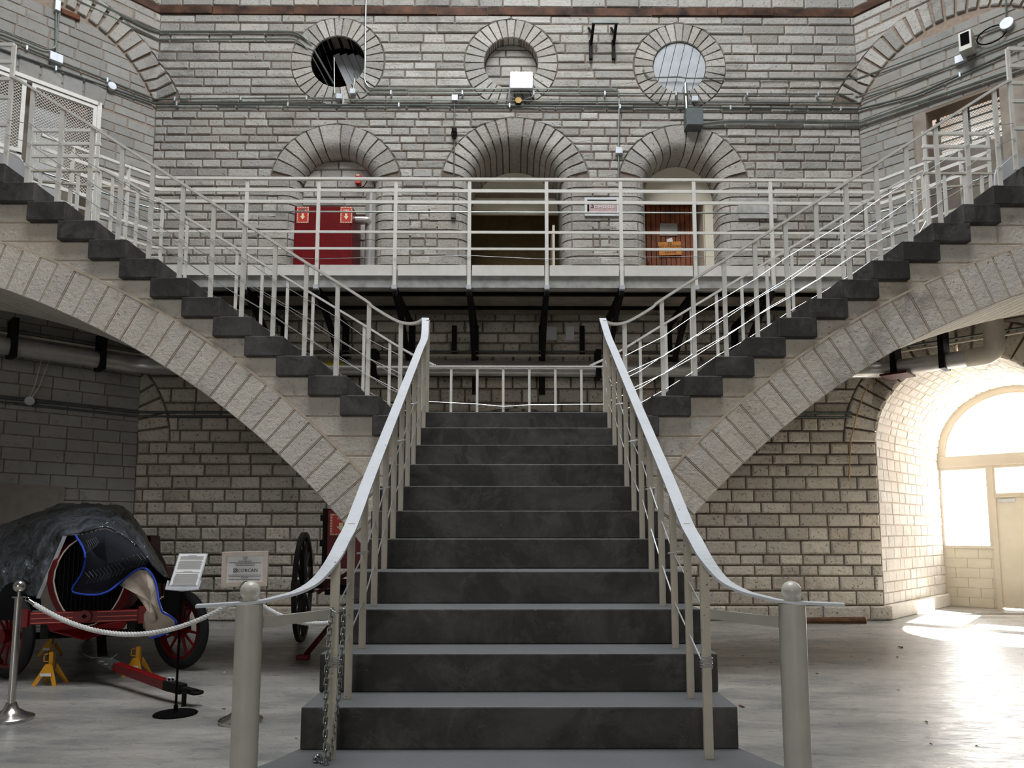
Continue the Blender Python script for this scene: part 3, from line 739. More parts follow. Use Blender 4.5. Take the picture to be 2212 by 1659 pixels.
for x in PX[1:]:
    mb = MB(); pts = [(x, 10.2, 4.82), (x, 10.6, 4.72), (x, 11.1, 4.5), (x, 11.6, 4.2), (x, 12.03, 3.75)]
    mb.sweep(pts, [(-.045, -.035), (.045, -.035), (.045, .035), (-.045, .035)], up=(1, 0, 0)); mb.box((x-.035, 10.21, 4.81), (x+.035, 12.05, 4.89)); mb.box((x-.05, 11.98, 3.7), (x+.05, 12.06, 4.85))
    put('bracket', mb, 'black_steel', bal)
# railing helpers
def posts(par, L, w=.036, mat='white_metal', d=None):
    for a, b in L: put('post', MB().bar(a, b, w, d or w*.55, up=(0, 1, 0)), mat, par)
def wireobj(par, pts, r=.004, name='wire'):
    return put(name, MB().tube(pts, r, 5), 'wire', par)
RZ = 6.465
br = thing('balcony_railing', 'white steel railing with six bars along the front edge of the balcony', 'railing', (0, 10.12, PLZ))
cl, cr, bl, brr = V((-5.05, 10.13, 0)), V((5.27, 10.15, 0)), V((-6.0, 8.98, 0)), V((6.13, 8.99, 0))
path = [bl, cl, cr, brr]
for z, w, h, mt in ((RZ, .05, .035, 'white_metal'), (6.295, .02, .045, 'white_metal'), (6.125, .02, .045, 'white_metal'), (5.68, .02, .035, 'white_metal'), (5.435, .02, .032, 'white_metal')):
    put('rail', MB().sweep([p+V((0, 0, z)) for p in rounded(path, .08)], [(-w/2, -h/2), (w/2, -h/2), (w/2, h/2), (-w/2, h/2)]), mt, br)
put('rail', MB().tube([p+V((0, .02, 5.985)) for p in rounded(path, .3)], .012, 8), 'conduit', br)
posts(br, [((x, 10.14, 4.86), (x, 10.14, RZ)) for x in PX[1:]], .05, d=.03)
posts(br, [(bl+(cl-bl)*t+V((0, 0, 4.92)), bl+(cl-bl)*t+V((0, 0, RZ))) for t in (.25, .72)]+[(brr+(cr-brr)*t+V((0, 0, 4.92)), brr+(cr-brr)*t+V((0, 0, RZ))) for t in (.25, .72)], .045)
wp = []
for i, x in enumerate(PX): wp.append((x, 10.11, 5.30+.03*math.sin(i*2.1)))
wireobj(br, wp)
for x in PX[1:]: put('clamp', MB().box((x-.035, 10.10, 4.84), (x+.035, 10.17, 4.90)), 'box_metal', br)

# ---- main flight railings with newel posts
for sg, nm in ((-1, 'left'), (1, 'right')):
    xo = -.83 if sg < 0 else .90
    nx = -1.13 if sg < 0 else 1.205
    rl = thing('stair_railing', 'cream stair railing with a flat white handrail up the %s side of the central stair' % nm, 'railing', (xo, 3.5, hz(0)), 'railings of the central stair')
    tip = (-1.33, 3.17, 1.118) if sg < 0 else (1.40, 3.17, 1.122)
    pts = [tip, (nx-.02*sg, 3.24, 1.128), (nx-sg*.10, 3.28, 1.142), (nx-sg*.18, 3.34, 1.165), (xo+sg*.06, 3.42, 1.21), (xo+sg*.012, 3.52, 1.30), (xo, 3.66, 1.385)]
    for k in range(1, 11): y = Y1+(k-1)*g_+.18; pts.append((xo, y, hz(k)+.885+(.0 if k > 1 else -.01)))
    pts += [(xo-sg*.01, 7.10, 3.50)]
    if sg < 0: pts[-1] = (-.862, 7.12, 3.53)
    else: pts[-1] = (.885, 7.12, 3.53)
    put('handrail', MB().sweep(dens(pts, 5), [(-.034, -.006), (.034, -.006), (.034, .006), (-.034, .006)]), 'rail_paint', rl)
    L = []
    for k in range(0, 11):
        y = (3.517 if k == 0 else Y1+(k-1)*g_+.18); x = (xo+sg*-.0) if k else xo+sg*-.0
        top = hz(k)+.88 if k else 1.29
        L.append(((x, y, hz(k)), (x, y, top)))
    L.append(((xo, 7.08, hz(11)), (xo, 7.08, 3.50)))
    for i, (a, b) in enumerate(L): put('baluster', MB().bar(a, b, .036 if i else .042, .022, up=(0, 1, 0)), 'cream_metal', rl, bevel=.002)
    for off in (.25, .52):
        wp = [(xo, L[0][0][1]-.012, 1.05 if off > .4 else .78)]+[(xo+.004*sg*math.sin(i*3), a[1]-.016, a[2]+off+.02*math.sin(i*1.7)) for i, (a, b) in enumerate(L) if i > 1]
        wireobj(rl, wp, .0045)
    put('wire_coil', MB().tube([(xo+.028*math.cos(t*.6), L[0][0][1]+.024*math.sin(t*.6), .80+t*.0011) for t in range(52)], .003, 5), 'wire', rl)
    for i, (a, b) in enumerate(L):
        if i in (2, 4, 6, 8): put('wire_tie', MB().tube([(xo-.036, a[1]-.02, a[2]+.52), (xo-.03, a[1]-.02, a[2]+.52), (xo+.03, a[1]-.02, a[2]+.53)], .006, 6), 'wire', rl)
    nw = thing('newel_post', 'round pale painted newel post with ball top at the foot of the %s handrail' % nm, 'post', (nx, 3.24, FZ), 'newel posts at the stair foot')
    put('post', MB().cyl((nx, 3.24, FZ), (nx, 3.24, 1.12), .056, 32), 'newel_paint', nw, smooth=True)
    mb = MB().sphere((nx, 3.24, 1.176), .0415, 24); mb.cyl((nx, 3.24, 1.13), (nx, 3.24, 1.15), .03, 20); put('ball', mb, 'newel_paint', nw, smooth=True)
    put('arm', MB().bar((nx-sg*.05, 3.26, 1.04), (xo+sg*.02, 3.515, 1.048), .012, .046), 'newel_paint', nw, bevel=.003)

# ---- side flight railings
for sg, nm in ((-1, 'left'), (1, 'right')):
    x0 = -1.697 if sg < 0 else 1.754
    for yb, fb in ((7.25, 'front'), (8.93, 'rear')):
        rl = thing('stair_railing', 'white %s railing of the upper flight climbing to the %s, with thin wires' % (fb, nm), 'railing', (x0, yb, hz(12)), 'railings of the side flights')
        def zr(x): u = abs(x); return 3.50+(u-1.15)*.635 if fb == 'front' else 3.64+(u-1.30)*.617
        xe_ = sg*5.19
        if fb == 'front':
            xs = sg*.88; pts = [(xs, 7.14, 3.525), (sg*.98, 7.2, 3.50), (sg*1.15, yb, 3.535), (sg*1.40, yb, 3.68)]+[(sg*(1.48+i*.5), yb, 3.75+(i*.5)*.645) for i in range(8)]+[(xe_, yb, 6.13)]
        else: pts = [(sg*.95, yb, 3.47), (sg*1.3, yb, 3.645)]+[(sg*(1.8+i*.5), yb, 3.955+i*.5*.612) for i in range(7)]+[(xe_, yb, 5.99)]
        import bisect
        PT = sorted([(abs(p[0]), p[2]) for p in pts])
        def zat(x):
            x = abs(x)
            for (a, za), (b, zb) in zip(PT[:-1], PT[1:]):
                if a <= x <= b: return za+(zb-za)*(x-a)/max(b-a, 1e-6)
            return PT[-1][1]
        put('handrail', MB().sweep(dens(pts, 4), [(-.02, -.012), (.02, -.012), (.02, .012), (-.02, .012)]), 'white_metal', rl)
        L = []
        off = .13 if fb == 'front' else .20
        for i in range(0, 13):
            # a post on every tread; tread i spans from its riser outwards
            xr_ = x0+sg*(i*.3197-.385); x = xr_+sg*off; zf = hz(12+i) if i < 12 else PLZ
            if i == 12: x = xe_; zf = PLZ
            L.append(((x, yb, zf), (x, yb, zat(x)-.005)))
        L.append(((sg*1.12, yb, hz(11)), (sg*1.12, yb, zat(1.12)-.005)))
        if fb == 'front': L[12] = ((xe_, yb, PLZ-.0), (xe_, yb, 6.48))
        posts(rl, L, .042 if fb == 'front' else .036)
        a, b = L[13][0], L[12][0]
        for f in (.22, .42, .62):
            wp = [(sg*1.12, yb-.02, hz(11)+.9*f+.05)]+[(p[0], yb-.02, p[2]+(q[2]-p[2])*f+.012*math.sin(j*2+f*9)) for j, (p, q) in enumerate(L[:12])]+[(xe_, yb-.02, PLZ+.8*f)]
            wireobj(rl, wp, .0035)
    # landing head: front guard going outwards, rear guard box with looped rail
    gd = thing('platform_railing', 'white level guard rail at the front of the %s platform' % nm, 'railing', (sg*5.19, 7.25, PLZ), 'guards of the upper platforms')
    for z in (6.48, 6.29, 6.10, 5.90, 5.6): put('rail', MB().box((min(sg*5.19, sg*9.4), 7.235, z-.018), (max(sg*5.19, sg*9.4), 7.265, z+.018)), 'white_metal', gd)
    posts(gd, [((sg*x, 7.25, PLZ), (sg*x, 7.25, 6.46)) for x in (6.2, 7.2, 8.2, 9.2)], .045)
    gd = thing('platform_railing', 'small box of level white rails with looped lower rail, rear of %s platform' % nm, 'railing', (sg*5.2, 8.9, PLZ), 'guards of the upper platforms')
    a, b = sg*5.19, sg*6.05
    for z in (6.475, 6.30, 6.135): put('rail', MB().box((min(a, b), 8.88, z-.022), (max(a, b), 8.91, z+.022)), 'white_metal', gd, bevel=.004)
    lp = [(a, 8.9, 5.945)]+[(b+sg*.10*math.sin(t), 9.05-.15*math.cos(t), 5.945) for t in [pi*i/8 for i in range(9)]]+[(a, 9.35, 5.945), (sg*4.8, 9.75, 5.96)]
    put('rail', MB().sweep(lp, [(-.02, -.012), (.02, -.012), (.02, .012), (-.02, .012)]), 'cream_metal', gd)
    posts(gd, [((x, 8.895, PLZ), (x, 8.895, 6.46)) for x in (a+sg*.03, b-sg*.02)]+[((a+(b-a)*t, 8.9, PLZ), (a+(b-a)*t, 8.9, 5.94)) for t in (.3, .6, .85)], .038)
    single('curved_screen', MB().prism([(sg*5.42+.22*math.cos(pi*i/10), 7.6, PLZ+.34*math.sin(pi*i/10)**.8) for i in range(11)], (0, .03, 0)), 'white_board', 'white rounded board standing on the %s platform behind the top step' % nm, 'board')
lr = thing('landing_railing', 'white railing with six thin posts across the back of the landing', 'railing', (0, YB-.05, hz(11)))
put('handrail', MB().bar((-1.1, 8.93, 3.46), (1.15, 8.93, 3.46), .04, .018), 'white_metal', lr)
LX = [(-.755+i*.319) for i in range(6)]
posts(lr, [((x, 8.93, hz(11)), (x, 8.93, 3.455)) for x in LX+[-1.05, 1.12]], .03)
wireobj(lr, [(-1.05, 8.91, 3.02), (-.44, 8.91, 2.99), (-.12, 8.91, 2.96), (.2, 8.91, 2.98), (1.12, 8.91, 2.99)])
wireobj(lr, [(-1.05, 8.91, 2.61), (-.78, 8.91, 2.63), (-.12, 8.91, 2.66), (.5, 8.91, 2.68), (1.12, 8.91, 2.69)])
#PART2
# ================================================================== helpers for things fixed to known planes
def ray(x, y):
    a = (x-CX)/FPX; v = (CY-y)/FPX; yr = math.cos(TH)-v*math.sin(TH); z = math.sin(TH)+v*math.cos(TH); c, s = math.cos(YAW), math.sin(YAW)
    return V((a*c+yr*s, -a*s+yr*c, z))
def at(x, y, D): d = ray(x, y); return V((0, 0, HC))+d*(D/d.y)              # point at distance D
def atz(x, y, z=FZ): d = ray(x, y); return V((0, 0, HC))+d*((z-HC)/d.z)     # point at height z
def sp(x, y):                                                             # wall coordinates
    q = at(x, y, DW)
    if XL <= q.x <= XR: return (q.x, q.z)
    sg = -1 if q.x < XL else 1; c = V((XL if sg < 0 else XR, DW, 0)); n = V((sg, 1, 0)); d = ray(x, y); t = n.dot(c-V((0, 0, HC)))/n.dot(d); p = V((0, 0, HC))+d*t
    u = (p-c).dot(V((sg*S, -S, 0))); return ((XL-u) if sg < 0 else (XR+u), p.z)
def swp(pts, k=.05):
    out = []
    for i, p in enumerate(pts):
        s, z = p[:2]; kk = p[2] if len(p) > 2 else k
        if i:
            s0, z0 = pts[i-1][:2]
            for X in (XL, XR):
                if (s0-X)*(s-X) < 0: t = (X-s0)/(s-s0); out.append(SW(X, z0+t*(z-z0), kk)+V(((kk*.41) if X == XL else -kk*.41, 0, 0)))
        out.append(SW(s, z, kk))
    return out
def sbox(mb, s0, s1, z0, z1, k0, k1):
    P8 = [SW(s, z, k) for k in (k0, k1) for s, z in ((s0, z0), (s1, z0), (s1, z1), (s0, z1))]
    return mb.add(P8, [(0, 1, 2, 3), (4, 7, 6, 5), (0, 4, 5, 1), (1, 5, 6, 2), (2, 6, 7, 3), (3, 7, 4, 0)])

# ---- dark rooms behind the openings
mb = MB(); x0, x1, y0, y1, z0, z1 = -5.6, 5.6, DW+.28, 15.6, PLZ-.02, 11.8
mb.add([(x0, y0, z0), (x1, y0, z0), (x1, y1, z0), (x0, y1, z0), (x0, y0, z1), (x1, y0, z1), (x1, y1, z1), (x0, y1, z1)], [(0, 3, 2, 1), (4, 5, 6, 7), (1, 2, 6, 5), (2, 3, 7, 6), (3, 0, 4, 7)])
struct('wall_room_behind', mb, 'brown_dark')
# round window one: dark opening with a tilted board shutter inside
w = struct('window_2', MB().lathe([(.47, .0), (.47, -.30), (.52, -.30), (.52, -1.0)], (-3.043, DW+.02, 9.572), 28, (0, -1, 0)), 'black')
for i in range(4):
    mb = MB(); a = .62; x = -3.043+.02+i*.13
    p = V((x, DW+.42, 9.70)); d = V((.42, 0, -.9)).normalized(); mb.obox(p+V((.05, 0, -.16)), V((d.z, 0, -d.x))*-.062, d*.5, V((0, .012, 0)))
    put('plank', mb, 'shutter', w)
put('shutter_arm', MB().tube([at(705, 120, 12.3), at(717, 152, 12.3)], .012, 6), 'black_steel', w)
# round window two: bricked up
w = struct('window_3', MB().lathe([(.001, 0), (.48, 0)], (-.034, DW+.20, 9.559), 28, (0, -1, 0)), 'mortar')
for p in rows([9.09, 9.25, 9.42, 9.62, 9.79, 9.93, 10.03], lambda z: -.034-math.sqrt(max(.0001, .465**2-(z-9.559)**2)), lambda z: -.034+math.sqrt(max(.0001, .465**2-(z-9.559)**2)), [], .3, .55, .02, seed=301):
    if area(p) > .004: put('stone', block(p, SW, -.17, back=-.2), 'stone_back', w)
# round window three: plank shutter nearly flush
w = struct('window_4', MB().lathe([(.001, 0), (.468, 0)], (2.902, DW+.05, 9.503), 32, (0, -1, 0)), 'black')
n = 6; ang = math.radians(-14); R = .455
for i in range(n):
    a, b = -R+2*R*i/n+.005, -R+2*R*(i+1)/n-.005; pl = []
    for t in range(7): x = a+(b-a)*t/6; pl.append((x, math.sqrt(max(0, R*R-x*x))))
    for t in range(7): x = b-(b-a)*t/6; pl.append((x, -math.sqrt(max(0, R*R-x*x))))
    pl = [(2.902+x*math.cos(ang)-z*math.sin(ang), 9.503+x*math.sin(ang)+z*math.cos(ang)) for x, z in pl]
    put('plank', MB().prism([(x, DW+.012, z) for x, z in pl], (0, .03, 0)), 'shutter', w)
# doorway one: masonry infill
cx, cz, ri, ro, b = DR[0]; w = struct('door_2', MB().box((cx-.7, DW+.30, PLZ), (cx+.7, DW+.34, 8.1)), 'mortar')
def dl(d): return (lambda z: d[0]-(math.sqrt(max(1e-4, d[2]**2-(z-d[1])**2)) if z > d[1] else d[2])), (lambda z: d[0]+(math.sqrt(max(1e-4, d[2]**2-(z-d[1])**2)) if z > d[1] else d[2]))
lo, hi = dl(DR[0])
for p in rows(courses(PLZ, 7.90, .15, .18, seed=71), lo, hi, [], .3, .5, .018, seed=72):
    if area(p) > .004: put('stone', block(p, SW, -.27, back=-.31), 'stone_back', w)
# doorway two: cream tympanum far back, beam, open gate leaf
cx, cz, ri, ro, b = DR[1]; D2 = DW+1.0
w = struct('door_3', MB().prism([(cx+.80*math.cos(pi*i/20), D2, 7.27+.80*math.sin(pi*i/20)) for i in range(21)], (0, .05, 0)), 'cream')
put('door_frame', MB().box((cx-.86, D2-.04, at(1106, 428, D2).z), (cx+.86, D2+.06, at(1106, 411, D2).z)), 'soffit', w)
for px in (1060, 1117, 1172): q = at(px, 366 if px != 1117 else 353, D2-.05); put('wood_block', MB().box((q.x-.03, q.y-.04, q.z-.06), (q.x+.03, q.y+.02, q.z+.10)), 'cream_frame', w)
mb = MB(); mb.box((cx+.66, DW+.5, PLZ+.02), (cx+.70, D2+.2, 6.85)); put('door_leaf', mb, 'cream_frame', w)
mb = MB()
for i in range(6): mb.box((cx+.60, DW+.52+i*.12, PLZ+.02), (cx+.62, DW+.54+i*.12, 5.75))
mb.box((cx+.60, DW+.5, 5.75), (cx+.62, D2+.18, 5.78)); put('gate_bars', mb, 'white_metal', w)
# doorway three: cream surround and plank door ajar in its shade
cx, cz, ri, ro, b = DR[2]; D3 = DW+.52
xa, xb, zt = at(1393, 500, D3).x, at(1523, 500, D3).x, at(1450, 409, D3).z
w = struct('door_4', MB().prism([(cx+(ri-.005)*math.cos(pi*i/24), D3, cz+(ri-.005)*math.sin(pi*i/24)) for i in range(25)]+[(cx-ri, D3, zt), (cx+ri, D3, zt)][0:0], (0, .05, 0)), 'cream')
put('door_surround', MB().box((xb, D3+.001, PLZ), (cx+ri, D3+.06, cz)).box((cx-ri, D3+.001, PLZ), (xa, D3+.06, cz)).box((xa, D3+.001, zt), (xb, D3+.06, cz)), 'cream', w)
put('door_surround', MB().box((xb-.01, D3+.06, PLZ), (xb+.02, D3+.5, zt)).box((xa-.02, D3+.06, PLZ), (xa, D3+.5, zt)).box((xa, D3+.06, zt), (xb, D3+.5, zt+.02)), 'cream_frame', w)
D4 = D3+.40; n = 11; xa2, xb2 = xa+.01, xb-.08
put('door_backing', MB().box((xa2, D4+.03, PLZ), (xb2, D4+.05, zt)), 'black', w)
for i in range(n):
    a = xa2+(xb2-xa2)*i/n; put('plank', MB().box((a+.006, D4, PLZ+.01), (a+(xb2-xa2)/n-.006, D4+.03, at(1450, 441, D4).z)), 'plank', w)
q = at(1444, 497, D4); put('window_plate', MB().box((q.x-.16, D4-.02, q.z-.11), (q.x+.16, D4-.005, q.z+.12)), 'silver', w)
q = at(1400, 565, D4); put('door_handle', MB().sphere((q.x, D4-.05, q.z), .03, 10), 'steel', w)
q = at(1447, 537, D4-.03); sg_ = thing('notice_board', 'orange notice board hanging on the brown plank door', 'sign', (q.x, D4-.03, q.z-.2))
X = V((1, 0, .05)).normalized(); Z = V((-.05, 0, 1)).normalized()
put('board', MB().obox((q.x, D4-.035, q.z), X*.205, (0, .006, 0), Z*.125), 'sign_orange', sg_)
for s_, dz, sz in (('30', .085, .075), ('OUT OF BOUNDS', .035, .052), ('TO', -.015, .045), ('INMATES', -.08, .052)): text('lettering', s_, sz, 'ink', sg_, frameM(V((q.x, D4-.043, q.z))+Z*dz, X, Z))
put('paper_note', MB().obox((q.x, D4-.03, q.z+.15), (.05, 0, .02), (0, .002, 0), (-.01, 0, .04)), 'paper', sg_)

# ---- red hose cabinet, duct, alarm on the balcony
hc = thing('hose_cabinet', 'dark red fire hose cabinet with two striped stickers on the balcony', 'cabinet', (-3.2, 11.8, PLZ))
a, b_ = at(633, 560, 11.62), at(762, 446, 11.62)
put('body', MB().box((a.x, 11.62, PLZ+.10), (b_.x, 12.28, b_.z)), 'red', hc, bevel=.008)
put('base', MB().box((a.x+.05, 11.7, PLZ), (b_.x-.05, 12.2, PLZ+.10)), 'black', hc)
put('door_panel', MB().box((a.x+.03, 11.605, PLZ+.13), (b_.x-.03, 11.62, b_.z-.03)), 'red', hc)
def fire_sign(par, c, X, Z, w, h, curled=False):
    N = X.cross(Z)*-1   # toward the room
    N = Z.cross(X) if (Z.cross(X)).y < 0 else X.cross(Z)
    put('sticker', MB().obox(c, X*w/2, N*.003, Z*h/2), 'sign_cream', par)
    put('sticker_field', MB().obox(c+N*.004, X*w*.40, N*.001, Z*h*.43), 'sign_red', par)
    mb = MB(); m = 7
    for i in range(m):
        for sgn in (-1, 1):
            p = c+N*.005+Z*sgn*h*.465+X*w*(-.43+.86*i/(m-1)); mb.obox(p, X*w*.035+Z*h*.02, N*.001, Z*h*.025)
            p = c+N*.005+X*sgn*w*.45+Z*h*(-.38+.76*i/(m-1)); mb.obox(p, X*w*.04, N*.001, Z*h*.02+X*w*.0)
    o = put('sticker_stripes', mb, 'sign_red', par); o['kind'] = 'stuff'
    if not curled: text('lettering', 'FIRE', h*.20, 'sign_cream', par, frameM(c+N*.006+Z*h*.26, X, Z))
    else: text('lettering', 'E', h*.18, 'sign_cream', par, frameM(c+N*.006+Z*h*.26+X*w*.25, X, Z))
    A = lambda u, v: c+N*.0065+X*w*u+Z*h*v
    put('arrow', MB().prism([A(-.09, .08), (A(.09, .08)), A(.09, -.10), A(.20, -.10), A(0, -.30), A(-.20, -.10), A(-.09, -.10)], N*.001), 'sign_cream', par)
for px, cu in ((654, True), (748, False)):
    q = at(px, 464, 11.6); fire_sign(hc, V((q.x, 11.603, q.z)), V((1, 0, 0)), V((0, 0, 1)), .19, .27, cu)
q = at(648, 452, 11.59); put('curled_corner', MB().prism([at(645, 462, 11.595), at(664, 448, 11.595), at(650, 452, 11.57)], (0, .002, 0)), 'ink_grey', hc)
dp = thing('duct_pipe', 'silver vertical duct with a side elbow beside the red hose cabinet', 'pipe', (-2.38, 11.95, PLZ))
q = at(798, 573, 11.95); qt = at(798, 420, 11.95)
put('duct', MB().cyl((q.x, 11.95, PLZ), (q.x, 11.95, qt.z), .085, 20), 'silver', dp, smooth=True)
e = at(785, 472, 11.8); put('elbow', MB().tube(rounded([(b_.x, 11.85, e.z), (q.x-.02, 11.85, e.z), (q.x, 11.95, e.z-.05)], .06), .055, 14), 'silver', dp, smooth=True)
put('band', MB().cyl((q.x, 11.95, e.z-.33), (q.x, 11.95, e.z-.30), .09, 20), 'silver', dp, smooth=True)
q = at(774, 388, 12.3); al = thing('fire_alarm', 'small red alarm box on the stone infill above the hose cabinet', 'alarm', (q.x, 12.3, q.z-.1))
put('housing', MB().box((q.x-.045, 12.26, q.z-.08), (q.x+.045, 12.37, q.z+.08)), 'sign_red', al, bevel=.006); put('light_strip', MB().box((q.x-.03, 12.25, q.z+.05), (q.x+.03, 12.26, q.z+.065)), 'sign_cream', al)
put('cable', MB().tube([(q.x, 12.3, q.z-.08), (q.x, 12.3, q.z-.16), (q.x+.1, 12.3, q.z-.12), (q.x+.16, 12.3, q.z-.02)], .008, 6), 'black_steel', al)
# SCHOOL sign, blank plate
a, b_ = at(1263, 466, DW-.05), at(1338, 427, DW-.05); sc = thing('school_sign', 'white framed SCHOOL sign between the middle and right doorways', 'sign', (a.x, DW-.05, a.z))
put('frame', MB().box((a.x, DW-.055, a.z), (b_.x, DW-.03, b_.z)), 'white_board', sc); put('board', MB().box((a.x+.045, DW-.06, a.z+.045), (b_.x-.05, DW-.054, b_.z-.04)), 'black', sc)
put('name_plate', MB().box((a.x+.075, DW-.066, a.z+.055), (b_.x-.055, DW-.06, b_.z-.07)), 'sign_mauve', sc)
mx, mz = (a.x+b_.x)/2, (a.z+b_.z)/2; text('lettering', 'S', .13, 'ink', sc, frameM((mx-.165, DW-.07, mz+.01), (1, 0, 0), (0, 0, 1))); text('lettering', 'CHOOL', .082, 'paper', sc, frameM((mx+.035, DW-.07, mz-.012), (1, 0, 0), (0, 0, 1)), sx=1.35)
a, b_ = at(1595, 472, DW-.05), at(1677, 429, DW-.05); single('blank_plate', MB().box((a.x, DW-.06, a.z), (b_.x, DW-.035, b_.z)), 'slab_grey', 'blank grey metal plate on the wall right of the plank door', 'sign', bevel=.003)

# ---- conduits, boxes and lamps on the upper walls
def run(px, r, mat, label, k=.05, name='conduit', grp='conduits on the upper walls', rad=.1, cat='pipe', clips=0):
    pts = [(*sp(p[0], p[1]), p[2] if len(p) > 2 else k) for p in px]; P3 = rounded(swp(pts, k), rad); c = P3[len(P3)//2]
    t_ = thing(name, label, cat, c, grp); put('tube', MB().tube(P3, r, 8), mat, t_, smooth=True)
    if clips:
        for i in range(clips):
            f = (i+.5)/clips; s_, z_ = pts[0][0]+(pts[-1][0]-pts[0][0])*f, pts[len(pts)//2][1]
            s0 = [(a, b) for a, b in zip(pts[:-1], pts[1:]) if min(a[0], b[0]) <= s_ <= max(a[0], b[0])]
            if s0: a, b = s0[0]; z_ = a[1]+(b[1]-a[1])*(s_-a[0])/max(1e-6, (b[0]-a[0])) if abs(b[0]-a[0]) > 1e-6 else a[1]
            m_ = MB(); sbox(m_, s_-.012, s_+.012, z_-.035, z_+.035, .0, k+r+.004); put('clip', m_, 'box_metal', t_)
    return t_
run([(120, -40), (190, 0), (321, 67), (344, 72), (640, 73), (668, 92), (690, 125, -.1), (712, 160, -.3)], .02, 'conduit', 'upper thicker conduit from top left into the dark round window', rad=.16)
run([(60, -50), (157, 0), (341, 88), (640, 88), (662, 104), (680, 130, -.1), (700, 165, -.3)], .013, 'conduit', 'thinner conduit just under the one entering the dark round window', rad=.16)
run([(-40, 63), (0, 70), (97, 110), (119, 108), (120, 22)], .014, 'conduit', 'conduit bending upward on the left wall beside the brick arch', rad=.2)
run([(126, 24), (119, 128)], .012, 'conduit', 'short vertical conduit down to the box on the left wall')
run([(-40, 70), (40, 100), (119, 132), (325, 213), (735, 215)], .014, 'conduit', 'conduit from the left wall boxes to the box under the dark round window', clips=5)
run([(-40, 95), (331, 226), (1106, 232), (1858, 238), (1980, 208), (2230, 95)], .018, 'conduit_dark', 'lowest long dark conduit crossing the whole upper wall', clips=9)
run([(792, -20), (789, 182), (800, 195), (1330, 196), (1337, 210), (1335, 392)], .014, 'conduit', 'conduit dropping from the top beside the dark round window then across', rad=.14)
run([(770, 207), (1106, 208), (1838, 211)], .011, 'conduit', 'bright thin conduit on stand off clips under the round windows', k=.10, clips=7)
run([(745, 219), (1106, 221), (1840, 226), (1880, 215), (2230, 76)], .012, 'conduit', 'thin conduit below the clipped one, running onto the right wall')
run([(1388, 150), (1394, 166), (1402, 172), (1466, 170), (1480, 173), (1840, 173), (1920, 149), (2165, 60)], .012, 'conduit', 'conduit hooked over the plank shutter and rising along the right wall', rad=.1)
run([(2175, 45), (2174, -20)], .012, 'conduit', 'short vertical conduit above the round box at top right')
run([(1845, 212), (1978, 172), (2080, 137), (2120, 112), (2230, 72)], .012, 'conduit', 'conduit passing the small white box on the right wall', rad=.1)
run([(1516, 273), (1560, 268), (1620, 268), (1862, 268), (2230, 142)], .030, 'conduit', 'thick galvanised conduit from the grey box onto the right wall', k=.07, rad=.15)
run([(1479, 185), (1482, 248)], .030, 'conduit', 'thick short pipe from the plank shutter down to the grey box', k=.06)
run([(982, 222), (982, 286)], .012, 'conduit', 'vertical drop from small box to the black caged lamp')
run([(982, 305), (980, 465)], .012, 'conduit', 'vertical conduit from caged lamp down beside the middle doorway')
run([(764, 200), (768, 170), (762, 152, -.1)], .012, 'conduit', 'short bent tube from a small box into the dark round window')
run([(724, 205), (720, 120, -.05)], .009, 'conduit', 'thin straight tube standing before the dark round window')
def jb(px, py, w, h, label, mat='box_metal', d=.07, k=.02, name='junction_box', round_=False):
    s_, z_ = sp(px, py); m_ = MB(); f = 12.1/1600
    if round_: m_.cyl(SW(s_, z_, k), SW(s_, z_, k+d), w*f/2, 20)
    else: sbox(m_, s_-w*f/2, s_+w*f/2, z_-h*f/2, z_+h*f/2, k, k+d)
    t_ = thing(name, label, 'box', SW(s_, z_-h*f/2, k), 'junction boxes on the upper walls'); put('housing', m_, mat, t_, bevel=0 if round_ else .004)
    if not round_: m2_ = MB(); sbox(m2_, s_-w*f*.46, s_+w*f*.46, z_-h*f*.46, z_+h*f*.46, k+d, k+d+.006); put('cover', m2_, mat, t_)
    else: put('cover', MB().cyl(SW(s_, z_, k+d), SW(s_, z_, k+d+.006), w*f*.47, 20), mat, t_)
    return t_
jb(735, 214, 13, 12, 'grey box just under the dark round window, lower of two')
jb(764, 203, 13, 12, 'grey box at the lower right of the dark round window')
jb(983, 217, 14, 14, 'grey box on the long conduits above the caged lamp')
jb(1336, 330, 16, 15, 'pale square box above the right end of the SCHOOL sign')
jb(1499, 219, 14, 12, 'small grey box beside the pipe under the plank shutter')
jb(119, 129, 24, 19, 'white square box on the left wall conduit')
jb(239, 190, 17, 17, 'white rounded box on the left wall near the corner', round_=True)
jb(122, 17, 10, 24, 'pair of small pale boxes at the top left wall hole')
jb(2078, 131, 22, 17, 'white square box beside the loudspeaker on the right wall')
jb(2177, 56, 24, 24, 'white round box at the top of the right wall', round_=True)
jb(1494, 268, 38, 41, 'large dark grey pull box over the right doorway', 'grey_box', d=.22)
# black caged lamp
s_, z_ = sp(982, 295); p = SW(s_, z_, .09); t_ = thing('caged_lamp', 'small black caged lamp on the vertical conduit left of the middle doorway', 'lamp', p)
mb = MB(); mb.cyl(p+V((0, 0, .03)), p+V((0, 0, .09)), .045, 12)
put('cap', mb, 'black_steel', t_); mb = MB()
for i in range(4): mb.torus(p+V((0, 0, .02-.03*i)), .048-.004*i, .006, (0, 0, 1), 14, 6)
for i in range(6): a = i*pi/3; mb.tube([p+V((.05*math.cos(a), .05*math.sin(a), .03)), p+V((.034*math.cos(a), .034*math.sin(a), -.08))], .005, 5)
put('cage', mb, 'black_steel', t_)
s_, z_ = sp(980, 468); t_ = single('outlet_box', sbox(MB(), s_-.04, s_+.04, z_-.05, z_+.03, .02, .08), 'conduit_dark', 'small dark outlet at the foot of the conduit by the middle doorway', 'box')
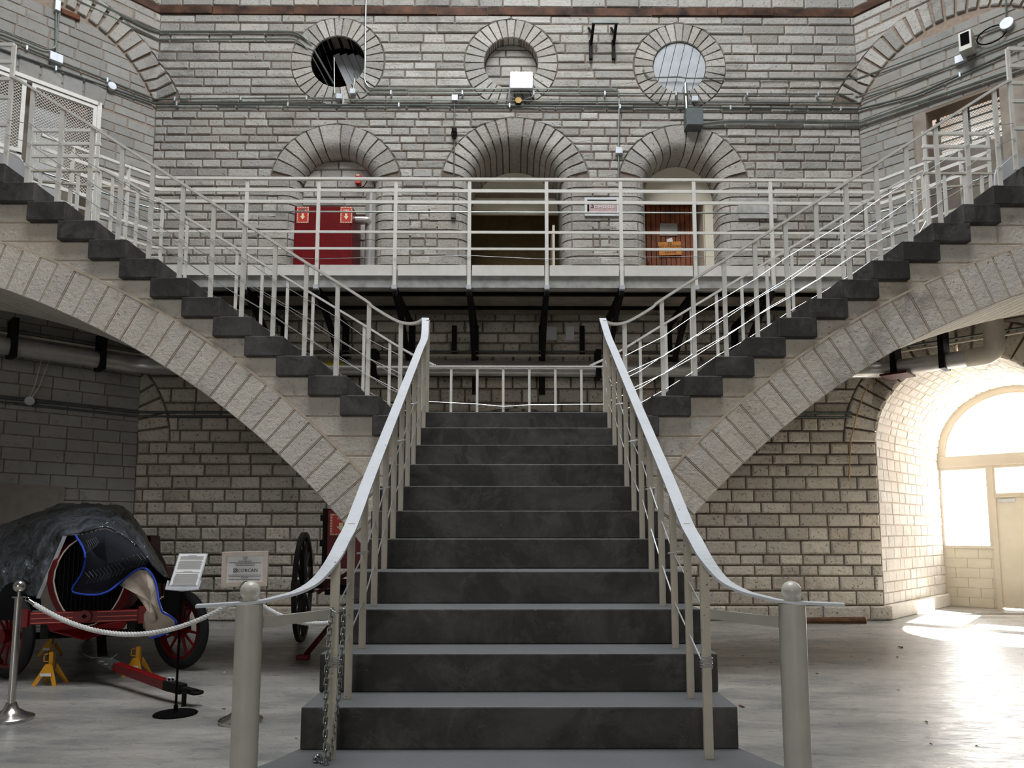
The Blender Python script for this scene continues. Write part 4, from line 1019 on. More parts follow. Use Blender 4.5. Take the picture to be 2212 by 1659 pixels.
# flood lamp
s_, z_ = sp(1126, 187); fl = thing('flood_lamp', 'bright lit flood lamp under the middle round window', 'lamp', SW(s_, z_-.2, .1))
put('housing', MB().obox(SW(s_, z_-.01, .17), (.195, 0, 0), V((0, .035, 0)), (0, 0, .15)), 'box_metal', fl, bevel=.01)
put('lens', MB().obox(SW(s_, z_+.01, .215), (.175, 0, 0), V((0, .004, 0)), (0, 0, .115)), 'lamp_lens', fl)
put('bracket', MB().tube([SW(s_-.2, z_, .17), SW(s_-.2, z_-.24, .1), SW(s_, z_-.28, .03), SW(s_+.2, z_-.24, .1), SW(s_+.2, z_, .17)], .012, 6), 'box_metal', fl)
put('mount', MB().cyl(SW(s_-.05, z_-.31, .0), SW(s_-.05, z_-.31, .10), .055, 16), 'brass', fl)
# black folding wall bracket
fb = thing('wall_bracket', 'black steel bracket with a cross bar right of the middle round window', 'bracket', at(1305, 128, DW))
for px in (1279, 1328):
    a, b_, c_ = at(px+4, 44, DW-.30), at(px-3, 100, DW-.04), at(px-2, 128, DW-.04)
    put('arm', MB().bar(a, b_, .045, .045), 'black_steel', fb); put('upright', MB().box((b_.x-.03, DW-.07, c_.z), (b_.x+.03, DW-.02, b_.z+.10)), 'black_steel', fb)
    put('brace', MB().bar(at(px-8, 60, DW-.05), at(px+1, 75, DW-.2), .03, .03), 'black_steel', fb)
put('cross_bar', MB().bar(at(1279, 48, DW-.30), at(1336, 48, DW-.30), .04, .05), 'conduit_dark', fb)
# wall loudspeaker box on the right wall with loop of cable
s_, z_ = sp(2097, 105); ls = thing('speaker_box', 'grey box with a dark square front and looped cable on the right wall', 'speaker', SW(s_, z_-.15, .05))
mb = MB(); sbox(mb, s_-.10, s_+.08, z_-.16, z_+.15, .08, .30); put('housing', mb, 'newel_paint', ls, bevel=.008); mb = MB(); sbox(mb, s_-.07, s_+.05, z_-.08, z_+.12, .30, .304); put('grille', mb, 'black', ls)
mb = MB(); sbox(mb, s_-.05, s_+.05, z_-.05, z_+.05, .0, .08); put('mount', mb, 'conduit_dark', ls)
pts = [SW(s_+.1+.20-.20*math.cos(a), z_+.0+.13*math.sin(a)+.05, .06) for a in [2*pi*i/16 for i in range(17)]]; put('cable', MB().tube(pts, .010, 6), 'black', ls)

# ---- left wall: mesh doors with lintel recess
for (u0, u1, z0, z1), sg in (((.8, 3.2, 5.1, 8.6), -1), ((.8, 2.3, 7.2, 8.5), 1)):
    X = XL if sg < 0 else XR; mb = MB()
    P8 = [SW(X+sg*u, z, k) for k in (-.305, -.62) for u, z in ((u0, z0), (u1, z0), (u1, z1), (u0, z1))]
    mb.add(P8, [(4, 7, 6, 5), (0, 4, 5, 1), (1, 5, 6, 2), (2, 6, 7, 3), (3, 7, 4, 0)]); struct('wall_recess', mb, 'concrete_panel')
ms = thing('mesh_doors', 'tall white framed wire mesh doors in the upper left wall', 'door', SW(XL-1.8, 6.6, .12))
mb = MB(); sbox(mb, XL-3.0, XL-.95, PLZ, 8.38, -.42, -.34); put('back_panel', mb, 'concrete_panel', ms)
for a, b_ in ((1.25, 1.75), (2.0, 2.7)):
    mb = MB(); sbox(mb, XL-b_, XL-a, 6.2, 8.15, -.34, -.30); put('board', mb, 'white_board', ms)
def leaf(u0, u1, z0, z1, w=.055, k0=.10, k1=.15):
    mb = MB(); a, b_ = XL-u1, XL-u0
    sbox(mb, a, b_, z0, z0+w, k0, k1); sbox(mb, a, b_, z1-w, z1, k0, k1); sbox(mb, a, a+w, z0, z1, k0, k1+.001); sbox(mb, b_-w, b_, z0, z1, k0, k1+.001)
    put('leaf_frame', mb, 'white_metal', ms); mb = MB(); st = .048; n = int((u1-u0+z1-z0)/st); k = (k0+k1)/2
    for sg in (1, -1):
        for i in range(1, n):
            c = i*st; p1 = (max(0, c-(z1-z0)), min(c, z1-z0)); p2 = (min(c, u1-u0), max(0, c-(u1-u0)))
            if sg > 0: A, B = (XL-u1+p1[0], z0+p1[1]), (XL-u1+p2[0], z0+p2[1])
            else: A, B = (XL-u0-p1[0], z0+p1[1]), (XL-u0-p2[0], z0+p2[1])
            mb.bar(SW(*A, k), SW(*B, k), .005, .005)
    o = put('mesh', mb, 'white_metal', ms); o['kind'] = 'stuff'
leaf(.93, 1.83, 6.72, 8.28); leaf(1.90, 2.9, 7.12, 8.28); leaf(1.90, 2.9, 6.3, 7.08)
mb = MB(); sbox(mb, XL-3.0, XL-.90, 8.29, 8.35, .08, .17); sbox(mb, XL-.93, XL-.87, 6.2, 8.35, .08, .17); put('outer_frame', mb, 'white_metal', ms)
for i, (u0, u1) in enumerate(((.8, 1.1), (1.12, 1.4), (1.42, 1.7), (1.72, 2.0), (2.02, 2.3))):
    p = [(XL-u1, 8.385), (XL-u0, 8.385), (XL-u0+.03*(i < 1), 8.72-.05*(i == 0)), (XL-u1, 8.74)]; put('lintel_stone', block(p, SW, .03, back=-.02), 'stone_infill', wall_left)
s_, z_ = sp(152, 22); p = [sp(131, 20), sp(131, 32), sp(171, 48), sp(171, 36)]; put('timber', block(p, SW, .05), 'rust', wall_left)
mb = MB(); sbox(mb, XL-2.6, XL-1.2, 5.6, 6.25, .02, .20); single('dark_cabinet', mb, 'black', 'black cabinet low behind the railing under the mesh doors', 'cabinet')
# ---- right wall: barred window in a concrete surround
w = struct('window_5', MB().add([SW(XR+1.5, 8, -.3)], []), 'frosted')
def wb(u0, u1, z0, z1, k0, k1, mat, nm, bev=0): mb = MB(); sbox(mb, XR+u0, XR+u1, z0, z1, k0, k1); return put(nm, mb, mat, w, bevel=bev)
wb(.9, 2.4, 7.2, 8.7, -.35, -.315, 'frosted', 'pane')
wb(.87, 1.045, PLZ, 8.26, -.3, .03, 'concrete_panel', 'surround', .006); wb(2.06, 2.42, PLZ, 8.26, -.3, .03, 'concrete_panel', 'surround', .006); wb(1.05, 2.055, PLZ, 7.42, -.3, .0, 'concrete_panel', 'surround')
wb(1.046, 2.058, 8.22, 8.26, -.3, .025, 'soffit', 'lintel')
for i in range(6): wb(1.10, 2.03, 7.52+i*.125, 7.535+i*.125, -.30, -.27, 'conduit_dark', 'glazing_bar')
wb(1.12, 1.16, 7.42, 8.22, -.31, -.27, 'concrete_panel', 'window_frame'); wb(1.57, 1.59, 7.42, 8.22, -.31, -.26, 'conduit_dark', 'glazing_bar')
mb = MB(); n = 36; u0, u1, z0, z1 = 1.12, 2.04, 7.44, 8.2
for sg in (1, -1):
    for i in range(1, n):
        c = i*.047; p1 = (max(0, c-(z1-z0)), min(c, z1-z0)); p2 = (min(c, u1-u0), max(0, c-(u1-u0)))
        if p1[0] > u1-u0: continue
        f = (lambda q: (XR+u0+q[0], z0+q[1])) if sg > 0 else (lambda q: (XR+u1-q[0], z0+q[1])); mb.bar(SW(*f(p1), -.24), SW(*f(p2), -.24), .004, .004)
o = put('mesh', mb, 'conduit_dark', w); o['kind'] = 'stuff'
# left lower wall door
w = struct('door_5', sbox(MB(), XL-2.3, XL-1.02, FZ, 2.14, .03, .06), 'beige_door'); put('door_panel', sbox(MB(), XL-2.24, XL-1.10, FZ+.02, 2.08, .06, .075), 'beige_door', w)

# ---- pipes under the balcony
sp_ = thing('steam_pipe', 'large silver steam pipe with yellow label under the balcony', 'pipe', (0, 11.65, 4.0))
zc = 4.08; pts = [SW(XL-4.0, zc, .45), SW(XL-2, zc, .45), (XL+.19, DW-.45, zc), (XR-.19, DW-.45, zc-.06), SW(XR+1.0, zc-.07, .45), SW(XR+1.72, zc-.08, .45)]
put('pipe', MB().tube(rounded(pts, .3), .125, 20), 'silver', sp_, smooth=True)
e = V(pts[-1]); put('elbow', MB().tube(rounded([SW(XR+1.5, zc-.08, .45), SW(XR+1.86, zc-.08, .45), SW(XR+1.86, zc+.6, .45)], .2), .135, 20), 'cream_metal', sp_, smooth=True)
for s_ in (XL-1.9, XL-.75): put('strap', sbox(MB(), s_-.04, s_+.04, zc-.16, zc+.4, .3, .62), 'black_steel', sp_)
for s_ in (XR+.52, XR+1.2): put('strap', sbox(MB(), s_-.04, s_+.04, zc-.2, zc+.45, .3, .62), 'black_steel', sp_)
put('strap', sbox(MB(), XR+.36, XR+.75, zc-.22, zc-.19, .3, .75), 'red_dark', sp_)
for x in (1.36, -2.2): put('strap', MB().box((x-.04, DW-.62, zc-.2), (x+.04, DW-.28, zc+.25)), 'black_steel', sp_)
q = at(725, 790, DW-.58); a, b_ = at(700, 790, DW-.58), at(742, 790, DW-.58)
put('label', MB().add([(x, DW-.45-.1265*math.cos(t), zc+.1265*math.sin(t)) for x in (a.x, b_.x) for t in (-.1, .1, .3, .5)], [(i, i+1, i+5, i+4) for i in range(3)]), 'label_yellow', sp_)
text('lettering', 'LOW PRESS STEAM', .045, 'ink', sp_, frameM(((a.x+b_.x)/2, DW-.581, zc+.035), (1, 0, .0), (0, .28, 1)))
def lowrun(z, k, r, label, mat='conduit_dark', a=XL-4, b=XR+4):
    t_ = thing('service_pipe', label, 'pipe', (0, DW-k, z), 'service pipes under the balcony'); put('tube', MB().tube(rounded(swp([(a, z, k), (XL+.5, z, k), (XR-.5, z, k), (b, z, k)], k), .2), r, 8), mat, t_, smooth=True)
lowrun(4.30, .30, .018, 'thin dark pipe just above the big steam pipe', 'cream_metal')
lowrun(4.38, .25, .014, 'thinnest pipe high under the balcony')
lowrun(3.40, .06, .022, 'dark pipe along the lower wall at the spring of the vault', b=XR-.4)
lowrun(3.33, .06, .018, 'second dark pipe directly under another on the lower wall', b=XR-.4)
s_, z_ = sp(60, 868); t_ = thing('junction_box', 'round grey box on the dark pipes of the lower left wall', 'box', SW(s_, z_, .05)); put('housing', MB().cyl(SW(s_, z_, .05), SW(s_, z_, .12), .065, 16), 'box_metal', t_)
for j in (0, 1): put('cable', MB().tube([SW(s_+.0+j*.03, z_+.06, .08), SW(s_+.06+.06*j, z_+.25, .08), SW(s_+.12+j*.1, z_+.65, .08)], .007, 5), 'newel_paint', t_)
t_ = thing('hanging_cable', 'thin cable arching down the stone corner beside the vault', 'cable', (5.5, DW-.06, 3)); put('cable', MB().tube([at(x, y, DW-.06) for x, y in ((1893, 812), (1866, 850), (1850, 900), (1838, 950), (1834, 1040))], .009, 6), 'log_cut', t_)
for x, z0, z1 in ((-.97, 4.5, 5.0), (1.15, 4.45, 5.0)): single('hanger', MB().box((x-.04, DW-.12, z0-.1), (x+.04, DW-.06, z1-.15)), 'black_steel', 'black steel hanger on the wall under the balcony, %s of the middle' % ('left' if x < 0 else 'right'), 'bracket')
for x, w_ in ((.62, .22), (.95, .14)): put('patch_stone', MB().box((x-w_/2, DW-.05, 4.62), (x+w_/2, DW+.01, 4.86)), 'white_board', wall_back)

# ================================================================== LEFT FOREGROUND
def stanchion(x, y, label):
    t_ = thing('rope_stanchion', label, 'stanchion', (x, y, FZ), 'polished rope stanchions')
    put('base', MB().lathe([(.001, 0), (.155, 0), (.158, .022), (.15, .03), (.10, .05), (.05, .085), (.034, .13), (.001, .13)], (x, y, FZ), 36), 'steel', t_, smooth=True)
    put('post', MB().cyl((x, y, FZ+.1), (x, y, FZ+.90), .026, 24), 'steel', t_, smooth=True)
    mb = MB().sphere((x, y, FZ+.985), .044, 20); mb.cyl((x, y, FZ+.90), (x, y, FZ+.95), .012, 12); put('ball', mb, 'steel', t_, smooth=True)
    put('ring_plate', MB().cyl((x, y, FZ+.898), (x, y, FZ+.908), .045, 20), 'steel', t_); return t_
a = atz(22, 1556); s1 = stanchion(a.x, a.y, 'polished steel rope stanchion with ball top at the far left')
b_ = atz(520, 1560); s2 = stanchion(b_.x, b_.y, 'polished rope stanchion behind the left newel post carrying a framed sign')
def rope(p, q, sag, label, n=70):
    t_ = thing('barrier_rope', label, 'rope', (p+q)/2-V((0, 0, sag)), 'white barrier ropes'); d = q-p; L = d.length; dn = d.normalized()
    def cv(f): return p+d*f-V((0, 0, sag*4*f*(1-f)))
    hk = .10
    for f0, f1 in ((0, hk/L), (1, 1-hk/L)):
        A, B = cv(f0), cv(f1); put('hook', MB().cyl(A+(B-A)*.35, B, .014, 10), 'steel', t_, smooth=True); put('hook', MB().torus(A+(B-A)*.2, .014, .004, (0, 1, 0), 12, 6), 'steel', t_)
    N = 160; f0, f1 = hk/L*.8, 1-hk/L*.8
    for s_ in range(3):
        P3 = []
        for i in range(N+1):
            f = f0+(f1-f0)*i/N; c = cv(f); T = (cv(min(1, f+.01))-cv(max(0, f-.01))).normalized(); u = T.cross(V((0, 1, 0))).normalized(); w = T.cross(u)
            ph = 2*pi*s_/3+i*L*.5; P3.append(c+u*.0095*math.cos(ph)+w*.0095*math.sin(ph))
        put('strand', MB().tube(P3, .0105, 7), 'rope', t_, smooth=True)
rope(V((a.x+.045, a.y, FZ+.90)), V((b_.x-.045, b_.y, FZ+.90)), .27, 'long white rope sagging between the two stanchions in front of the truck')
e = V((-1.10, 5.6, FZ+.75)); rope(V((b_.x+.045, b_.y, FZ+.90)), V((-.99, 5.85, FZ+.9)), .20, 'short white rope going right from behind the left newel post')
stanchion(-.96+.0, 5.85, 'polished rope stanchion hidden low behind the stair at left') if False else None
# far end of the short rope ties to the stair flank
single('rope_hook', MB().torus((-.995, 5.85, FZ+.9), .02, .005, (0, 1, 0), 12, 6), 'steel', 'small steel ring on the stair side holding the short rope', 'hook')
# sign frame on the second stanchion
pf = thing('framed_notice', 'pale metal framed notice above the left newel post ball', 'sign', (b_.x, b_.y, FZ+1.03))
D = b_.y; A, B, A2, B2 = at(480, 1190, D), at(579, 1268, D), at(479, 1266, D), at(580, 1188, D); c = (A+B)/2; X = (B2-A).normalized(); Z = V((0, 0, 1)); hw_, hh = (B2-A).length/2, (A.z-A2.z)/2
mb = MB()
for sgn in (-1, 1): mb.obox(c+Z*sgn*(hh-.018), X*hw_, (0, .012, 0), Z*.018); mb.obox(c+X*sgn*(hw_-.018), X*.018, (0, .0125, 0), Z*hh)
put('frame', mb, 'frame_pinkish', pf, bevel=.003); put('sheet', MB().obox(c+V((0, .004, 0)), X*(hw_-.03), (0, .004, 0), Z*(hh-.03)), 'paper', pf)
put('stem', MB().cyl((b_.x, b_.y, FZ+1.02), (b_.x, b_.y, c.z-hh+.01), .008, 8), 'steel', pf)
y_ = D-.002; fm = lambda dx, dz: frameM((c.x+dx, y_-.002, c.z+dz), X, Z)
text('lettering', 'CORCAN', .036, 'ink', pf, fm(.02, -.012))
mb = MB()
for dx, dz in ((-.008, .008), (.008, .008), (-.008, -.008), (.008, -.008)): mb.torus((c.x-.072+dx, y_-.003, c.z-.011+dz), .0065, .0016, (0, 1, 0), 14, 5)
put('emblem', mb, 'ink', pf); mb = MB(); mb.torus((c.x, y_-.003, c.z+.082), .014, .0012, (0, 1, 0), 20, 5); mb.bar((c.x-.006, y_-.003, c.z+.076), (c.x+.007, y_-.003, c.z+.089), .002, .002, up=(0, 1, 0)); mb.bar((c.x+.006, y_-.003, c.z+.077), (c.x-.004, y_-.003, c.z+.087), .002, .002, up=(0, 1, 0)); put('emblem', mb, 'ink', pf)
mb = MB()
for dz, w_ in ((.058, .10), (.045, .24), (.036, .15), (.026, .14), (-.046, .25), (-.056, .24), (-.066, .05), (-.08, .23)):
    x = -w_/2; rn = random.Random(int(dz*1e4))
    while x < w_/2: l = rn.uniform(.006, .018); mb.box((c.x+x, y_-.004, c.z+dz-.0018), (c.x+min(x+l, w_/2), y_-.002, c.z+dz+.0018)); x += l+.003
o = put('fine_print', mb, 'ink', pf); o['kind'] = 'stuff'
# tilted info stand
a = atz(379, 1543); ss = thing('info_stand', 'black stand with disc base holding a tilted grey framed text sheet', 'sign', (a.x, a.y, FZ))
put('base', MB().lathe([(.001, 0), (.158, 0), (.16, .008), (.15, .014), (.001, .016)], (a.x, a.y, FZ), 36), 'black', ss, smooth=True)
tp = at(397, 1282, a.y+.02); put('pole', MB().cyl((a.x, a.y, FZ), (a.x, a.y, tp.z), .009, 10), 'black', ss); put('collar', MB().cyl((a.x, a.y, FZ), (a.x, a.y, FZ+.07), .016, 12), 'black', ss)
TL, TR, BR, BL = at(389, 1196, a.y+.10), at(448, 1196, a.y+.10), at(430, 1270, a.y-.02), at(362, 1270, a.y-.02)
Xs = ((TR-TL)+(BR-BL)).normalized(); c = (TL+TR+BL+BR)/4; Zs = ((TL+TR)/2-(BL+BR)/2).normalized(); N = Xs.cross(Zs).normalized()
N = -N if N.y > 0 else N; hw_, hh = ((TR-TL).length+(BR-BL).length)/4, ((TL+TR)/2-(BL+BR)/2).length/2
put('backing', MB().obox(c, Xs*(hw_), N*.004, Zs*hh), 'holder_grey', ss, bevel=.001); put('sheet', MB().obox(c+N*.006+Zs*.006, Xs*(hw_-.008), N*.0015, Zs*(hh-.012)), 'paper', ss)
mb = MB(); mb.prism([c-Zs*hh*.62-Xs*(hw_+.018), c-Zs*hh*1.12-Xs*(hw_+.014), c-Zs*hh*1.2, c-Zs*hh*1.12+Xs*(hw_+.014), c-Zs*hh*.62+Xs*(hw_+.018), c-Zs*hh*.62+Xs*(hw_+.006), c-Zs*hh*1.02+Xs*(hw_), c-Zs*hh*1.02-Xs*hw_, c-Zs*hh*.62-Xs*(hw_+.006)], N*.018); put('holder', mb, 'holder_grey', ss)
mb = MB(); rn = random.Random(9)
for i in range(34):
    f = .86-i*.052
    if i in (5, 16, 17, 20) or f < -.9: continue
    w_ = hw_*(.30 if i in (0, 18) else rn.uniform(.75, .84)); mb.obox(c+N*.0085+Zs*hh*f, Xs*w_, N*.0005, Zs*.0016)
o = put('fine_print', mb, 'ink_grey', ss); o['kind'] = 'stuff'

# ---- jack stands and tow bar
def jack(px, py, label, s_=1.0):
    a = atz(px, py); t_ = thing('jack_stand', label, 'jack', (a.x, a.y, FZ), 'yellow jack stands'); x, y = a.x, a.y+.09; h = .17*s_
    for sx in (-1, 1):
        for sy in (-1, 1): put('leg', MB().prism([(x+sx*.105*s_, y+sy*.09, FZ), (x+sx*.07*s_, y+sy*.09, FZ), (x+sx*.012, y+sy*.04, FZ+h*.62), (x+sx*.03, y+sy*.035, FZ+h)], (0, sy*.006, 0)), 'yellow', t_)
    put('body', MB().prism([(x-.05*s_, y-.075, FZ+h*.45), (x+.05*s_, y-.075, FZ+h*.45), (x+.026, y-.04, FZ+h), (x-.026, y-.04, FZ+h)], (0, .008, 0)), 'yellow', t_)
    put('column', MB().box((x-.016, y-.02, FZ+h*.8), (x+.022, y+.02, FZ+h+.105)), 'yellow', t_, bevel=.002)
    put('lever', MB().tube(rounded([(x-.02, y-.02, FZ+h+.02), (x-.06, y-.02, FZ+h+.02), (x-.055, y-.02, FZ+h+.085), (x-.02, y-.02, FZ+h+.09)], .015), .006, 6), 'yellow', t_)
    put('label', MB().obox((x, y-.079, FZ+h*.52), (.045*s_, 0, 0), (0, .002, 0), (0, 0, .013)), 'paper', t_)
jack(95, 1482, 'yellow jack stand nearest the left stanchion', 1.1); jack(286, 1462, 'yellow jack stand behind the red tow bar'); jack(98, 1418, 'yellow jack stand further back under the truck', .9)
tb = thing('tow_bar', 'red tow bar on the floor with black coupler pointing right', 'bar', atz(390, 1505))
p, q = at(252, 1440, 6.95), at(362, 1480, 6.35); put('beam', MB().bar(p, q, .07, .075), 'red', tb, bevel=.004)
put('plate', MB().bar(at(222, 1424, 7.1), p, .10, .05), 'conduit_dark', tb)
d = (q-p).normalized(); q2 = at(425, 1496, 6.15)
put('coupler', MB().bar(q-d*.02, q+(q2-q)*.55, .075, .08), 'black_steel', tb, bevel=.006); put('coupler', MB().bar(q+(q2-q)*.5, q2, .055, .045), 'black_steel', tb, bevel=.008)
put('coupler', MB().torus(q2, .04, .014, (0, 0, 1), 16, 8), 'black_steel', tb)
for j in (0, 1): c = at(365+j*8, 1468, 6.33); put('ring', MB().torus(c, .016, .005, (0, 1, 0), 14, 6), 'box_metal', tb)
put('latch', MB().box(tuple(at(361, 1476, 6.35)), tuple(at(378, 1464, 6.38))), 'black_steel', tb)
put('foot', MB().cyl((q2.x-.1, q2.y, FZ), (q2.x-.1, q2.y, q2.z), .02, 8), 'black_steel', tb)
mb = MB()
for px, py in ((222, 1428), (233, 1434)): c = at(px, py, 6.95); mb.cyl(c-V((.03, 0, 0)), c+V((.02, 0, 0)), .009, 8)
put('bolts', mb, 'steel', tb); put('brake_line', MB().tube([at(180, 1412, 7.1), at(195, 1420, 7.0), at(215, 1421, 6.95), at(240, 1424, 6.95), at(253, 1413, 7.0)], .006, 6), 'conduit_dark', tb)
put('rear_mount', MB().bar(at(222, 1424, 7.1), (-4.10, 7.55, .42), .08, .05), 'black_steel', tb)

# ---- covered vintage truck
TC = V((-4.15, 7.58, 0)); Rv = V((.947, .322, 0)); Fv = V((.322, -.947, 0))
def T(r, f, z): return TC+Rv*r+Fv*f+V((0, 0, z))
tk = thing('vintage_truck', 'old red truck under a dark tarpaulin, with red spoked wheels', 'truck', T(0, 0, FZ))
def wheel(par, c, ax, R, w, spokes, rimmat, tyremat, nm='wheel', rr=.08, hubr=.07):
    wh = put(nm, MB().torus(c, R-w, w, ax, 40, 12), tyremat, par, smooth=True)
    put('rim', MB().lathe([(R-2*w-.02, -.03), (R-2*w+.02, -.03), (R-2*w+.02, .03), (R-2*w-.02, .03), (R-2*w-.02, -.03)], c, 40, ax), rimmat, wh, smooth=True)
    ax = V(ax).normalized(); u = V((0, 0, 1)); v = ax.cross(u)
    for i in range(spokes):
        a = 2*pi*i/spokes+.1; d = u*math.cos(a)+v*math.sin(a); put('spoke', MB().cyl(c+d*hubr*.8, c+d*(R-2*w), .016, 7, .012), rimmat, wh)
    put('hub', MB().cyl(c-ax*.07, c+ax*.09, hubr, 16, hubr*.7), rimmat, wh, smooth=True); return wh
RW = .40
for r in (-.76, .76):
    wheel(tk, T(r, 0, FZ+RW), V((.48, .876, 0)), RW, .052, 12, 'red', 'tyre'); wheel(tk, T(r*.75, -2.6, FZ+RW), Rv, RW, .052, 12, 'red', 'tyre')
mb = MB()
for r in (-.36, .36): mb.bar(T(r, .45, .52), T(r, -3.4, .52), .07, .13)
for f in (.1, -1.2, -2.6): mb.bar(T(-.7, f, .44), T(.7, f, .44), .06, .06)
put('chassis', mb, 'black_steel', tk)
# radiator shell: rounded oval with V apron
def oval(f, w, zt, zb, n=28): return [T(w*math.sin(2*pi*i/n)*(1-.18*max(0, -math.cos(2*pi*i/n))), f, (zt+zb)/2+(zt-zb)/2*math.cos(2*pi*i/n)) for i in range(n)]
A, B, Cc = oval(.50, .30, 1.40, .56), oval(.44, .37, 1.42, .50), oval(.05, .42, 1.40, .50); n = 28
put('radiator_shell', MB().add(A+B+Cc, [(i+l*n, (i+1) % n+l*n, (i+1) % n+(l+1)*n, i+(l+1)*n) for l in (0, 1) for i in range(n)]), 'red', tk, smooth=True)
put('grille', MB().add(oval(.46, .30, 1.40, .56), [tuple(range(28))]), 'black', tk)
for i in range(15):
    x = -.26+i*.037; h = math.sqrt(max(0, 1-(x/.31)**2)); put('grille_bar', MB().bar(T(x, .475, 1.02-.44*h), T(x, .475, 1.02+.44*h), .008, .008, up=(0, 1, 0)), 'black_steel', tk)
put('grille_trim', MB().tube(oval(.505, .30, 1.40, .56), .007, 6, closed=True), 'cream_metal', tk)
put('hood', MB().add([v for f, w, z in ((.05, .42, 1.38), (-1.1, .50, 1.42)) for v in [T(w*math.sin(a), f, z-.5+.5*math.cos(a)) for a in [-pi/2+pi*i/10 for i in range(11)]]], [(i, i+1, i+12, i+11) for i in range(10)]), 'red_dark', tk, smooth=True)
put('apron', MB().prism([T(-.34, .50, .60), T(-.30, .52, .52), T(0, .62, .44), T(.30, .52, .52), T(.34, .50, .60), T(0, .60, .56)], Fv*-.05), 'red', tk, bevel=.008)
put('bumper', MB().prism([T(-.52, .60, .60), T(.52, .60, .60), T(.52, .60, .71), T(-.52, .60, .71)], Fv*.035), 'red', tk, bevel=.006)
for r in (-.50, .50): put('bumper_end', MB().prism([T(r-.055, .62, .58), T(r+.055, .62, .58), T(r+.055, .62, .74), T(r-.055, .62, .74)], Fv*.05), 'red', tk, bevel=.006)
for j, z in enumerate((.615, .655, .70)):
    for sx in (-1, 1):
        put('pinstripe', MB().bar(T(sx*.10, .638, z), T(sx*.43, .638, z), .004, .006), 'red_pinstripe', tk)
put('badge', MB().cyl(T(0, .63, .665), T(0, .665, .665), .055, 20), 'red', tk); put('badge_mark', MB().cyl(T(0, .664, .665), T(0, .67, .665), .022, 4), 'black', tk)
for sx in (-1, 1):
    arcp = [T(sx*.76, .46*math.cos(a)*1.05-.02, FZ+RW+.47*math.sin(a)) for a in [pi*i/12 for i in range(13)]]
    fa, fbk = [], []
    for t in [pi*.12+pi*.76*i/12 for i in range(13)]: fa.append(T(sx*.62, .50*math.cos(t)-.05, FZ+RW+.52*math.sin(t))); fbk.append(T(sx*.80, .50*math.cos(t)-.05, FZ+RW+.50*math.sin(t)))
    put('fender', MB().add(fa+fbk, [(i, i+1, 14+i, 13+i) for i in range(12)]), 'black', tk, smooth=True)
put('cab', MB().prism([T(-.62, -1.1, .6), T(.35, -1.1, .6), T(.30, -1.1, 1.40), T(-.62, -1.1, 1.40)], Fv*-.9), 'red_dark', tk, bevel=.03)
put('bed', MB().prism([T(-.75, -2.1, .62), T(.35, -2.1, .62), T(.35, -2.1, .95), T(-.75, -2.1, .95)], Fv*-1.2), 'red_dark', tk)
# tarpaulin: lofted drape with wrinkles
secs = [[(84, 1292, 7.15), (100, 1255, 7.1), (120, 1210, 7.08), (142, 1158, 7.05), (180, 1150, 7.0), (227, 1138, 6.98), (262, 1155, 7.05), (300, 1185, 7.15), (320, 1208, 7.2), (338, 1228, 7.25), (358, 1246, 7.3)],
        [(62, 1290, 7.3), (75, 1245, 7.3), (95, 1195, 7.35), (118, 1150, 7.4), (165, 1125, 7.45), (222, 1120, 7.45), (268, 1130, 7.5), (300, 1155, 7.55), (322, 1185, 7.6), (342, 1220, 7.7), (364, 1252, 7.75)],
        [(30, 1290, 7.5), (30, 1240, 7.6), (52, 1185, 7.8), (85, 1130, 8.0), (140, 1103, 8.2), (205, 1096, 8.3), (262, 1103, 8.35), (296, 1130, 8.4), (318, 1165, 8.4), (345, 1212, 8.4), (368, 1258, 8.35)],
        [(-20, 1285, 7.7), (-12, 1225, 7.9), (5, 1165, 8.3), (45, 1128, 8.6), (124, 1096, 8.9), (205, 1094, 9.1), (266, 1101, 9.1), (290, 1130, 9.1), (312, 1165, 9.0), (340, 1215, 8.9), (366, 1262, 8.8)],
        [(-90, 1290, 8.0), (-80, 1220, 8.4), (-60, 1165, 9.0), (0, 1140, 9.8), (90, 1120, 10.3), (180, 1118, 10.4), (240, 1125, 10.4), (265, 1150, 10.3), (285, 1180, 10.1), (310, 1225, 9.9), (330, 1262, 9.8)]]
P5 = [[at(*p) for p in s_] for s_ in secs]
R1 = [dens(r, 8) for r in P5]; cols = list(zip(*R1)); G = [dens(list(c), 7) for c in cols]
from mathutils import noise as mn
vs = []; nn = len(G[0])
for i, col in enumerate(G):
    for j, p in enumerate(col):
        w_ = mn.noise(V((i*.14, j*.30, 1)))*.06+mn.noise(V((i*.5+j*.25, j*.3, 7)))*.045+(.5-abs(mn.noise(V((i*.22-j*.33, j*.1, 3)))))*.07+abs(mn.noise(V((i*.6+j*.5, 2, 3))))*.03; f = min(1, j/4); vs.append(p+V((w_*.3, -w_*.8, w_*.5))*f)
tp_ = thing('tarpaulin', 'dark plastic tarpaulin draped over the old truck, open at the front', 'cover', T(0, 0, 1.2))
def sheet(par, name, vs, nr, nc, mat, th=.006):
    o = put(name, MB().add(vs, [(i*nc+j, i*nc+j+1, (i+1)*nc+j+1, (i+1)*nc+j) for i in range(nr-1) for j in range(nc-1)]), mat, par, smooth=True)
    md = o.modifiers.new('thickness', 'SOLIDIFY'); md.thickness = th; return o
sheet(tp_, 'drape', vs, len(G), nn, 'tarp')
put('hem', MB().tube(dens(P5[0], 5), .012, 6), 'rail_paint' if False else 'tarp', tp_, smooth=True)
mb = MB(); hl = [P5[0][i]+V((-.015, -.02, 0)) for i in range(4)]; hr = [p+V((.045, -.012, .0)) for p in hl]
mb.add(hl+hr, [(i, i+1, i+5, i+4) for i in range(3)]); put('folded_edge', mb, 'holder_grey', tp_)
